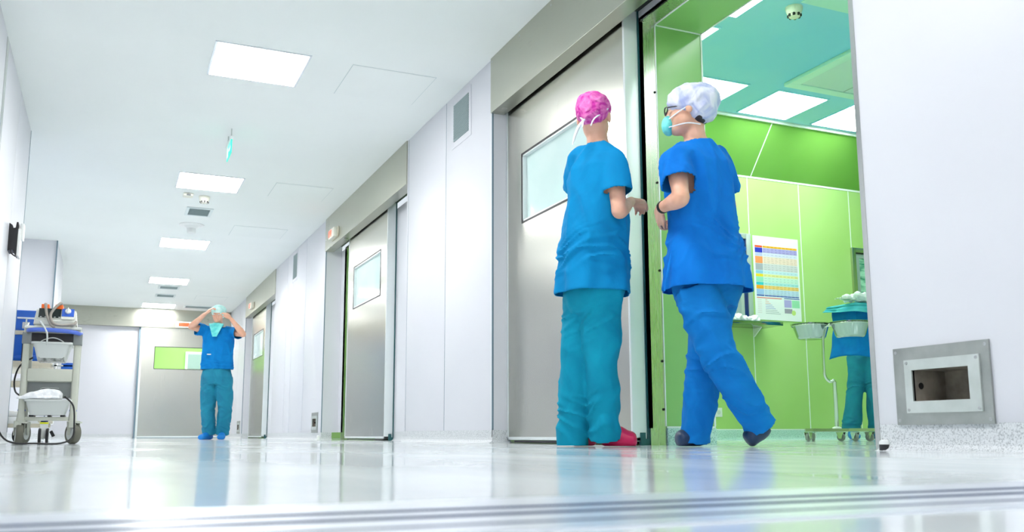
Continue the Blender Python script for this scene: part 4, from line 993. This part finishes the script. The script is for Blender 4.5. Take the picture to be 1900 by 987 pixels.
t, Pf, Rh, body = person('person', 'standing person in azure scrubs with a bright pink cap and pink clogs', gz(J['pelvis']), J, hdg(.8, .6), hdg(.8, .6), hdg(.35, .93) + V((0, 0, -.1)),
       dict(top=M['top1'], tr=M['tr1'], shoe=M['clog_pink'], cap=M['cap_pink'], holes=True),
       dict(hem=at(1100, 548, d0).z, hemw=(.175, .178), waist=(.155, .158), chest=(.150, .125), seed=1.3, sleeve=.62, slw=.078, cuff=.075, cap=.93, curl=.9, thl=-1, thr=1, cuffdrop=dict(l=.075, r=.035)))
m = MB()
for q in (-1, 1): m.tube([(Pf(q * .06, .02, .07), .004), (Pf(q * .075, -.05, .02), .004), (Pf(q * .03, -.10, -.04), .004), (Pf(q * .02, -.13, -.09), .003)], 6)
m.tube([(Pf(.02, -.10, -.04), .005), (Pf(.045, -.11, -.08), .008), (Pf(.06, -.12, -.13), .007), (Pf(.07, -.12, -.17), .003)], 8)
m.build('mask_ties', M['mask_w'], t)

# --- woman with the white cap seen from behind, legs crossed
d0 = 4.25
J = dict(pelvis=at(1312, 515, d0), neck=at(1293, 262, d0), head=at(1278, 208, d0),
         sl=at(1254, 298, 4.14), el=at(1264, 368, 4.02), wl=at(1226, 386, 4.19),
         sr=at(1334, 302, 4.36), er=at(1352, 384, 4.47), wr=at(1290, 398, 4.56),
         hipl=at(1292, 535, 4.18), kl=at(1338, 668, 4.10), al=at(1412, 792, 4.14),
         hipr=at(1328, 535, 4.33), kr=at(1305, 678, 4.30), ar=at(1290, 802, 4.32),
         fl=hdg(-.9, .2), fr=hdg(-.98, .2), hl=hdg(.0, .9) + V((0, 0, -.45)), nl=hdg(.8, .3), hr=hdg(-1, .1), nr=V((0, 0, -1)))
J['heell'] = gz(at(1420, 812, 4.13), .095); J['tl'] = gz(at(1390, 822, 4.13), .034)
J['tr'] = gz(at(1262, 818, 4.30), .038); J['heelr'] = gz(at(1302, 818, 4.32), .045)
t, Pf, Rh, body = person('person', 'person in blue scrubs with white cap, mask and crossed legs in the open doorway', gz(J['pelvis']), J, hdg(-.5, .86), hdg(-.5, .86), hdg(-.95, .32) + V((0, 0, .02)),
       dict(top=M['top2'], tr=M['tr2'], shoe=M['clog_navy'], cap=M['cap_white']),
       dict(hem=at(1312, 540, d0).z, hemw=(.212, .182), waist=(.165, .140), chest=(.168, .130), seed=2.7, sleeve=.62, slw=.082, cuff=.072, cap=1.09, curl=.8, thl=1, thr=-1, k=1.04, cuffdrop=dict(l=.005, r=.045), capf=.01))
m = MB(); m.ell(Pf(0, .095, -.058), (.046, .032, .048), Rh, 2); m.organic(.005, 1).build('face_mask', M['mask'], t, True)
m = MB()
for q in (-1, 1): m.tube([(Pf(q * .045, .085, -.04), .003), (Pf(q * .075, .0, .0), .003), (Pf(q * .06, -.08, .03), .003)], 6); m.tube([(Pf(q * .045, .085, -.08), .003), (Pf(q * .07, .0, -.075), .003), (Pf(q * .05, -.06, -.08), .003)], 6)
m.build('mask_ties', M['mask_w'], t)
m = MB(); m.ell(Pf(0, .062, .058), (.06, .03, .028), Rh, 2); m.ell(Pf(0, -.052, -.035), (.058, .036, .030), Rh, 2); m.organic(.006, 1).build('hair', M['hair'], t, True)
m = MB()
for q in (-1, 1): m.tube([(Pf(q * .012, .11, .005), .003), (Pf(q * .03, .105, .018), .003), (Pf(q * .055, .09, .012), .003), (Pf(q * .055, .092, -.008), .003), (Pf(q * .03, .104, -.016), .003)], 8, closed=True); m.tube([(Pf(q * .055, .09, .012), .0025), (Pf(q * .08, 0, .008), .0025)], 6)
m.build('glasses', M['black'], t)
w_, e_ = J['wl'], J['el']; dd = (w_ - e_).normalized()
MB().tube([(w_ - dd * .03, .030), (w_ - dd * .012, .029)], 18, smooth=False).build('wristwatch', M['black'], t)
MB().tube([(at(1233, 540, 4.02), .004), (at(1240, 500, 4.04), .006), (at(1247, 465, 4.07), .004)], 6).build('side_vent_seam', M['top2'], t)

# --- man at the far end, arms raised to his cap
d0 = 12.1
J = dict(pelvis=at(402, 694, d0), neck=at(406, 606, d0), head=at(405, 584, d0 - .03),
         sr=at(381, 614, d0), er=at(355, 606, d0 - .12), wr=at(380, 583, d0 - .20),
         sl=at(431, 616, d0), el=at(451, 620, d0 - .14), wl=at(429, 592, d0 - .18),
         hipr=at(391, 702, d0), kr=at(386, 755, d0 - .02), ar=at(388, 802, d0), hipl=at(414, 702, d0), kl=at(418, 755, d0 - .02), al=at(413, 802, d0),
         fr=hdg(-.25, -1), fl=hdg(.2, -1), hr=V((0, 0, 1)) + hdg(.5, 0), hl=V((0, 0, 1)) + hdg(-.5, 0), nr=hdg(1, .3), nl=hdg(-1, .3))
t, Pf, Rh, body = person('person', 'person far down the corridor raising both arms to a pale green cap', gz(J['pelvis']), J, hdg(0, -1), hdg(0, -1), hdg(0, -1) + V((0, 0, -.12)),
       dict(top=M['top3'], tr=M['tr3'], shoe=M['shoe_blue'], cap=M['cap_green']),
       dict(hem=at(402, 686, d0).z, hemw=(.215, .13), waist=(.205, .13), chest=(.205, .125), seed=4.1, sleeve=.60, slw=.085, cuff=.085, cap=1.05, curl=.7, thl=1, thr=-1, k=1.12, hipw=.175, over=True, cuffdrop=dict(l=.03, r=.03)))
m = MB(); a = J['neck']
m.prism([a + UR * -.10 - UV * .10 + V((0, 0, .03)), a + UR * .10 - UV * .10 + V((0, 0, .03)), a + UR * .03 - UV * .150 - V((0, 0, .15)), a - UR * .03 - UV * .150 - V((0, 0, .15))], -UV * .015)
m.ell(a - UV * .07 + V((0, 0, .01)), (.085, .085, .035), None, 2); m.organic(.008, 3).build('face_mask', M['mask'], t, True)
m = MB(); m.ell(Pf(0, .055, .055), (.06, .03, .02), Rh, 2); m.organic(.006, 1).build('hair', M['hair_g'], t, True)
for q in (-1, 1): MB().ell(Pf(q * .03, .083, .004), (.012, .008, .007), Rh, 1).build('eye', M['eye'], t)
MB().box(*(at(384, 658, d0 - .17)), *(at(384, 658, d0 - .17) + V((.05, .01, .012)))).build('hem_clip', M['white_pl'], t, smooth=False)

# --- person behind the draped table
d0 = 8.8
J = dict(pelvis=at(1612, 612, d0), neck=at(1668, 520, d0 - .1), head=at(1690, 485, d0 - .15), sr=at(1640, 528, d0 + .1), er=at(1655, 590, d0 - .1), wr=at(1660, 600, d0 - .3),
         sl=at(1700, 525, d0 - .25), el=at(1715, 585, d0 - .35), wl=at(1690, 600, d0 - .5),
         hipr=at(1596, 630, d0 + .02), kr=at(1588, 715, d0), ar=at(1580, 792, d0), hipl=at(1622, 630, d0), kl=at(1622, 715, d0 - .05), al=at(1628, 795, d0),
         fr=hdg(-.2, -1), fl=hdg(.3, -1), nr=V((0, 0, -1)), nl=V((0, 0, -1)))
person('person', 'person in dark teal scrubs mostly hidden behind the draped table and the doorway edge', gz(J['pelvis']), J, hdg(.3, -1), hdg(.5, -.9), hdg(.3, -1) + V((0, 0, -.4)),
       dict(top=M['tr3'], tr=M['tr3'], shoe=M['shoe_blue'], cap=M['cap_green']),
       dict(hem=at(1612, 640, d0).z, hemw=(.17, .125), waist=(.15, .12), chest=(.16, .115), seed=6.6, sleeve=.62, slw=.08, cuff=.085, cap=1.05, over=True, cuffdrop=dict(l=.03, r=.03)))

# ------------------------------------------------------------------ operating room furniture
# poster
t = thing('wall_chart', 'white wall chart with a table of coloured rows on the green wall', 'poster', (6.3, YR, 1.2))
px0, px1, pz0, pz1 = 6.008, 6.600, 1.212, 2.088
yy = YR - .004
MB().box(px0, yy - .003, pz0, px1, yy, pz1).build('sheet', flat('chart_paper', (.90, .92, .95)), t, smooth=False)
rows = [(.885, .862, (.95, .45, .02), (.9, .08, .02)), (.858, .800, (.42, .36, .75), (.02, .03, .55)), (.796, .758, (.72, .72, .92), (.55, .58, .9)), (.754, .672, (.90, .70, .62), (.95, .32, .12)),
        (.668, .590, (.68, .66, .72), (.42, .42, .5)), (.586, .548, (.60, .78, .90), (.30, .58, .82)), (.544, .512, (.85, .80, .35), (.95, .70, .02)), (.508, .450, (.62, .86, .78), (.32, .75, .55)),
        (.446, .412, (.42, .76, .80), (.05, .55, .62)), (.408, .366, (.95, .62, .20), (.98, .40, .01)), (.362, .300, (.58, .72, .92), (.35, .52, .85)), (.296, .280, (.15, .22, .62), (.05, .12, .5))]
Wp, Hp = px1 - px0, pz1 - pz0
X_ = lambda u: px0 + Wp * u
Z_ = lambda v: pz0 + Hp * v
sheet = [o for o in t.children if o.name.startswith('sheet')][0]
sb = bmesh.new(); sb.from_mesh(sheet.data); inks = {}
def patch(u0, u1, v0, v1, c, d=.001):
    c = tuple(c)
    if c not in inks:
        sheet.data.materials.append(flat('ink_%d_%d_%d' % tuple(int(x * 99) for x in c), c)); inks[c] = len(sheet.data.materials) - 1
    o = V(t.location); n0 = len(sb.faces)
    r_ = bmesh.ops.create_cube(sb, size=1)
    a = V((X_(u0), yy - .003 - d, Z_(v0))) - o; b = V((X_(u1), yy - .0031, Z_(v1))) - o
    for v in r_['verts']: v.co = V(((a[q] + b[q]) / 2 + v.co[q] * (b[q] - a[q]) for q in range(3)))
    for v in r_['verts']:
        for f in v.link_faces: f.material_index = inks[c]
for v1, v0, c1, c2 in rows:
    patch(.04, .20, v0, v1, c2)
    for i in range(9): patch(.21 + .084 * i, .21 + .084 * i + .081, v0, v1, c1)
    dk = tuple(x * .6 for x in c1); n = max(1, int((v1 - v0) / .02))
    for i in range(9):
        for r in range(n):
            v = v1 - (r + .6) * (v1 - v0) / n; w = .025 + .035 * random.random(); patch(.222 + .084 * i, .222 + .084 * i + w, v, v + .004, dk, .0015)
patch(.04, .58, .255, .266, (.85, .25, .25)); patch(.63, .97, .262, .272, (.05, .12, .5))
for i in range(9): patch(.22, .22 + .04 + .035 * i, .235 - .02 * i, .240 - .02 * i, (.85, .35, .3) if i < 3 else (.3, .32, .7) if i < 6 else (.4, .42, .5))
for i in range(8): patch(.05, .14, .235 - .022 * i, .239 - .022 * i, (.75, .6, .65))
patch(.63, .79, .16, .25, (.48, .42, .8)); patch(.80, .97, .16, .25, (.35, .75, .5)); patch(.63, .80, .09, .145, (.38, .34, .45))
sb.to_mesh(sheet.data); sb.free()
MB().lathe((X_(.83), yy - .0032, Z_(.10)), [(.027, 0), (.027, .001)], (0, -1, 0), 24).build('round_stamp', flat('lime_stamp', (.62, .80, .25)), t, smooth=False)
# pass-through window with shelf behind the white-capped person
w = st_empty('window_1', (5.6, YR, 1.2), 'steel framed pass-through window with a navy interior')
f = MB(); fx0, fx1, fz0, fz1 = 5.25, 5.975, 1.15, 2.095; b = .055
f.box(fx0, YR - .02, fz0, fx0 + b, YR, fz1, .002).box(fx1 - b, YR - .02, fz0, fx1, YR, fz1, .002).box(fx0 + b, YR - .02, fz0, fx1 - b, YR, fz0 + b, .002).box(fx0 + b, YR - .02, fz1 - b, fx1 - b, YR, fz1, .002)
f.build('frame', M['alu'], w); MB().box(fx0 + b, YR - .008, fz0 + b, fx1 - b, YR - .001, fz1 - b).build('pane', M['navy'], w, smooth=False)
MB().box(fx0 + b, YR - .010, fz0 + b, fx1 - b - .06, YR - .0081, fz0 + .32).build('blind', M['slat'], w, smooth=False)
MB().box(fx1 - b - .09, YR - .012, fz0 + b, fx1 - b - .05, YR - .0081, fz1 - b).build('mullion', M['alu'], w, smooth=False)
t = thing('wall_shelf', 'steel wall shelf below the pass-through window, holding white papers', 'shelf', (5.7, YR - .15, 1.1))
MB().box(5.35, YR - .32, 1.115, 6.09, YR - .001, 1.15, .004).build('shelf_board', M['basin'], t)
MB().prism([(5.975, YR - .005, 1.03), (5.975, YR - .005, 1.115), (5.975, YR - .12, 1.115)], (.012, 0, 0)).prism([(5.45, YR - .005, 1.03), (5.45, YR - .005, 1.115), (5.45, YR - .12, 1.115)], (.012, 0, 0)).build('bracket', M['white_pl'], t, smooth=False)
pm = MB(); random.seed(3)
for i in range(9): pm.ell((5.43 + .055 * i, YR - .18 + random.uniform(-.06, .06), 1.150 + .03), (.045, .05, .028 + random.uniform(0, .02)), None, 2)
pm.organic(.008, 0).move(lambda c, n: V((c.x, c.y, max(c.z, 1.151))) + V((n.x, n.y, max(n.z, 0))) * .02 * noise.noise(c * 40))
tag(pm.build('paper_heap', M['paper'], None, False), 'heap of crumpled white paper on the steel wall shelf', 'paper')
# right cabinet window
w = st_empty('window_2', (7.6, YR, 1.3), 'steel framed window with green glass, at the right edge of the doorway')
f = MB(); fx0, fx1, fz0, fz1 = 7.326, 8.2, 1.30, 2.06; b = .05
f.box(fx0, YR - .03, fz0, fx0 + b, YR, fz1, .002).box(fx1 - b, YR - .03, fz0, fx1, YR, fz1, .002).box(fx0 + b, YR - .03, fz0, fx1 - b, YR, fz0 + b, .002).box(fx0 + b, YR - .03, fz1 - b, fx1 - b, YR, fz1, .002)
f.build('frame', M['steel'], w); MB().box(fx0 + b, YR - .012, fz0 + b, fx1 - b, YR - .002, fz1 - b).build('pane', M['or_glass'], w, smooth=False)
f = MB(); f.box(fx0 + b, YR - .028, fz1 - b - .016, fx1 - b, YR - .012, fz1 - b).build('black_strip', M['black'], w, smooth=False)  # solid black strip below the frame's top bar
MB().box(fx0 + b, YR - .022, fz0 + b, fx0 + b + .05, YR - .013, fz1 - b - .016).box(fx0 + b + .05, YR - .022, fz1 - b - .06, fx1 - b, YR - .013, fz1 - b - .016).build('inner_frame', M['slat'], w, smooth=False)
t = thing('wall_socket', 'small white wall socket low on the green wall', 'socket', (5.5, YR, .22))
MB().box(5.457, YR - .012, .222, 5.545, YR - .001, .312, .004).build('cover', M['white_pl'], t)
MB().lathe((5.501, YR - .0121, .267), [(.020, 0), (.022, .002), (.016, .003)], (0, -1, 0), 18).build('socket_ring', M['bin'], t)

# basin stand
B1, B2 = at(1504, 602, 7.15), at(1577, 598, 6.95)
t = thing('basin_stand', 'wheeled steel double basin stand with an offset pole', 'stand', gz(at(1556, 800, 7.05)))
def gp(px, z, d): q = at(px, 700, d); return V((q.x, q.y, z))
base = gp(1552, .0, 7.05)
ux = (B2 - B1); ux.z = 0; ux.normalize(); uy = V((-ux.y, ux.x, 0))
ph = [(at(1553, 795, 7.05), .016), (at(1551, 750, 7.05), .016), (at(1548, 708, 7.05), .016)]
MB().tube(ph, 14, smooth=False).build('lower_pole', M['steel_p'], t)
MB().lathe(gz(at(1553, 795, 7.05), .095), [(.035, 0), (.035, .008), (.02, .016)], n=18).build('pole_flange', M['white_pl'], t)
MB().tube([(at(1549, 714, 7.05), .011), (at(1547, 706, 7.05), .011), (at(1540, 708, 7.05), .011), (at(1532, 700, 7.05), .011), (at(1529, 685, 7.05), .011), (at(1527, 640, 7.05), .011), (at(1527, 618, 7.05), .011), (at(1531, 606, 7.05), .011), (at(1542, 603, 7.03), .011), (at(1549, 605, 7.0), .009)], 12).build('upper_pole', M['steel_p'], t)
bm_ = MB()
fx = lambda px, d, z: (lambda q: V((q.x, q.y, z)))(at(px, 797, d))
zb = .085
for a_, b_ in (((1494, 7.05), (1540, 7.05)), ((1508, 7.05), (1620, 7.05)), ((1575, 6.85), (1630, 6.85))):
    p, q = fx(a_[0], a_[1], zb), fx(b_[0], b_[1], zb); bm_.tube([(p, .016), (q, .016)], 4, smooth=False)
p, q = fx(1585, 6.85, zb), fx(1590, 7.05, zb); bm_.tube([(p, .014), (q, .014)], 4, smooth=False)
p, q = fx(1505, 7.05, zb), fx(1505, 7.35, zb); bm_.tube([(p, .014), (q, .014)], 4, smooth=False)
bm_.build('base_frame', M['steel_h'], t, smooth=False)
for px, d, h in ((1499, 7.02, .4), (1508, 7.33, 1.0), (1560, 7.04, 1.9), (1586, 6.86, 1.4), (1613, 6.88, 1.9)):
    wheel_caster(fx(px, d, 0), .032, .022, h, M['steel_p'], M['bin_d'], False, t)
for k, (Bc, lab) in enumerate(((B1, 'steel wash basin on the outer ring, before the bare green wall'), (B2, 'steel wash basin in front of the blue drape'))):
    bz = Bc.z
    q = MB(); n = 32; R_ = .145
    q.tube([(V((Bc.x + R_ * math.cos(2 * PI * i / n), Bc.y + R_ * math.sin(2 * PI * i / n), bz - .012)), .005) for i in range(n)], 8, smooth=False, closed=True)
    if k == 0: q.tube([(V((Bc.x, Bc.y, bz - .012)) + ux * R_, .006), (at(1531, 606, 7.05), .006)], 8, smooth=False)
    else: q.tube([(V((Bc.x, Bc.y, bz - .012)) - ux * R_, .006), (at(1545, 604, 7.02), .006)], 8, smooth=False)
    q.build('basin_ring', M['steel_p'], t)
    bt = MB().lathe((Bc.x, Bc.y, bz), [(.088, -.112), (.100, -.108), (.108, -.095), (.134, -.01), (.139, -.001), (.152, .002), (.152, -.003), (.142, -.006), (.136, -.012), (.110, -.098), (.100, -.113), (.086, -.117)], n=44, caps=False)
    bt.bm.verts.ensure_lookup_table(); nn_ = 44
    bt.bm.faces.new([bt.bm.verts[i] for i in range(nn_)]); bt.bm.faces.new([bt.bm.verts[11 * nn_ + i] for i in reversed(range(nn_))])
    tag(bt.build('wash_basin', M['basin'], None, True), lab, 'basin', 'steel basins on the wheeled stand')
# draped instrument table
T0 = at(1536, 562, 7.45); zt = 1.095
tx0, ty0 = T0.x + .26, T0.y + .02
t = thing('instrument_table', 'instrument table whose top and legs are hidden under blue drapes', 'table', (tx0 + .4, ty0, 0))
MB().box(tx0, ty0 - .05, zt - .03, tx0 + .70, ty0 + .19, zt, .005).build('table_top', M['steel'], t)
for x in (tx0 + .45, tx0 + .65):
    for y in (ty0, ty0 + .14): MB().cyl((x, y, 0), (x, y, zt - .03), .014).build('leg', M['steel_p'], t)
def drape(x0, x1, y0, y1, z1, zl, m_, lab, amp, out=.02, skew=0, seed=0):
    g = MB(); n = 90; k = 26
    per = []
    for i in range(n):
        u = i / (n - 1) * ((y1 - y0) * 2 + (x1 - x0))
        if u < y1 - y0: p = V((x0, y1 - u, 0)); nr = V((-1, 0, 0))
        elif u < y1 - y0 + x1 - x0: p = V((x0 + u - (y1 - y0), y0, 0)); nr = V((0, -1, 0))
        else: p = V((x1, y0 + u - (y1 - y0) - (x1 - x0), 0)); nr = V((1, 0, 0))
        a = (u - (y1 - y0)); 
        if abs(a) < .08: nr = V((-(.5 - a / .16), -(.5 + a / .16), 0)).normalized()
        per.append((p, nr, u))
    vs = []
    for j in range(k):
        t_ = j / (k - 1); row = []
        for p, nr, u in per:
            z_low = zl + skew * math.sin(u * 4 + seed) + .03 * noise.noise(V((u * 3, seed, 0)))
            z = z1 - (z1 - z_low) * t_
            w_ = amp * (.15 + t_) * (noise.noise(V((u * 6 + seed, t_ * 1.2, 1))) + .5 * noise.noise(V((u * 13 + seed, t_ * 2 + 4, 1)))) + .010 * math.sin(t_ * 14 + 2 * noise.noise(V((u * 2, 0, seed)))) * (1 - t_)
            row.append(g.bm.verts.new(V((p.x, p.y, z)) + nr * (out + .05 * t_ + w_)))
        vs.append(row)
    for a, b in zip(vs, vs[1:]):
        for i in range(n - 1): g.bm.faces.new((a[i], a[i + 1], b[i + 1], b[i]))
    cen = [g.bm.verts.new(V(((v.co.x - (x0 + x1) / 2) * .97 + (x0 + x1) / 2, (v.co.y - (y0 + y1) / 2) * .95 + (y0 + y1) / 2, z1 + .008))) for v in vs[0]]
    for i in range(n - 1): g.bm.faces.new((vs[0][i + 1], vs[0][i], cen[i], cen[i + 1]))
    g.bm.faces.new(cen)
    return tag(g.build('surgical_drape', m_, None, True, solid=.004), lab, 'drape')
drape(tx0, tx0 + .70, ty0 - .05, ty0 + .19, zt + .002, .65, M['drape'], 'deep blue drape hanging low over the instrument table', .045, .012, .02, 1.0)
drape(tx0 - .02, tx0 + .72, ty0 - .07, ty0 + .21, zt + .014, 1.035, M['drape_t'], 'pale aqua cloth covering the top of the instrument table', .035, .030, .03, 2.0)
gm = MB(); gc = at(1598, 546, 7.45); gc = V((gc.x + .05, gc.y + .08, zt + .055))
for i in range(14): gm.ell(gc + V((random.uniform(-.12, .12), random.uniform(-.05, .05), random.uniform(-.02, .03))), (.045, .035, .028), None, 2)
gm.organic(.008, 0).move(lambda c, n: c + n * .016 * noise.noise(c * 35)).move(lambda c, n: V((c.x, c.y, max(c.z, zt + .024))))
tag(gm.build('gauze_pile', M['paper'], None, False), 'pile of white gauze on the aqua covered instrument table', 'gauze')
ic = V((gc.x - .20, gc.y - .06, zt + .030))
for k, lab in enumerate(('steel surgical scissors with finger rings on the draped table edge', 'steel forceps lying next to the scissors on the draped table')):
    q = MB(); o_ = ic + V((.06 * k, .03 * k, 0))
    q.tube([(o_ + V((-.05, .0, .004)), .003), (o_ + V((.07, .02, .01)), .003)], 6).tube([(o_ + V((-.05, .02, .004)), .003), (o_ + V((.07, -.0, .012)), .003)], 6)
    if k == 0:
        for s in (-1, 1): q.tube([(o_ + V((-.068 + .018 * math.cos(2 * PI * i / 12), .010 + s * .016 + .014 * math.sin(2 * PI * i / 12), .010 + .006 * math.cos(2 * PI * i / 12))), .003) for i in range(12)], 6, smooth=False, closed=True)
    tag(q.build('scissors' if k == 0 else 'forceps', M['steel_p']), lab, 'surgical instrument', None)
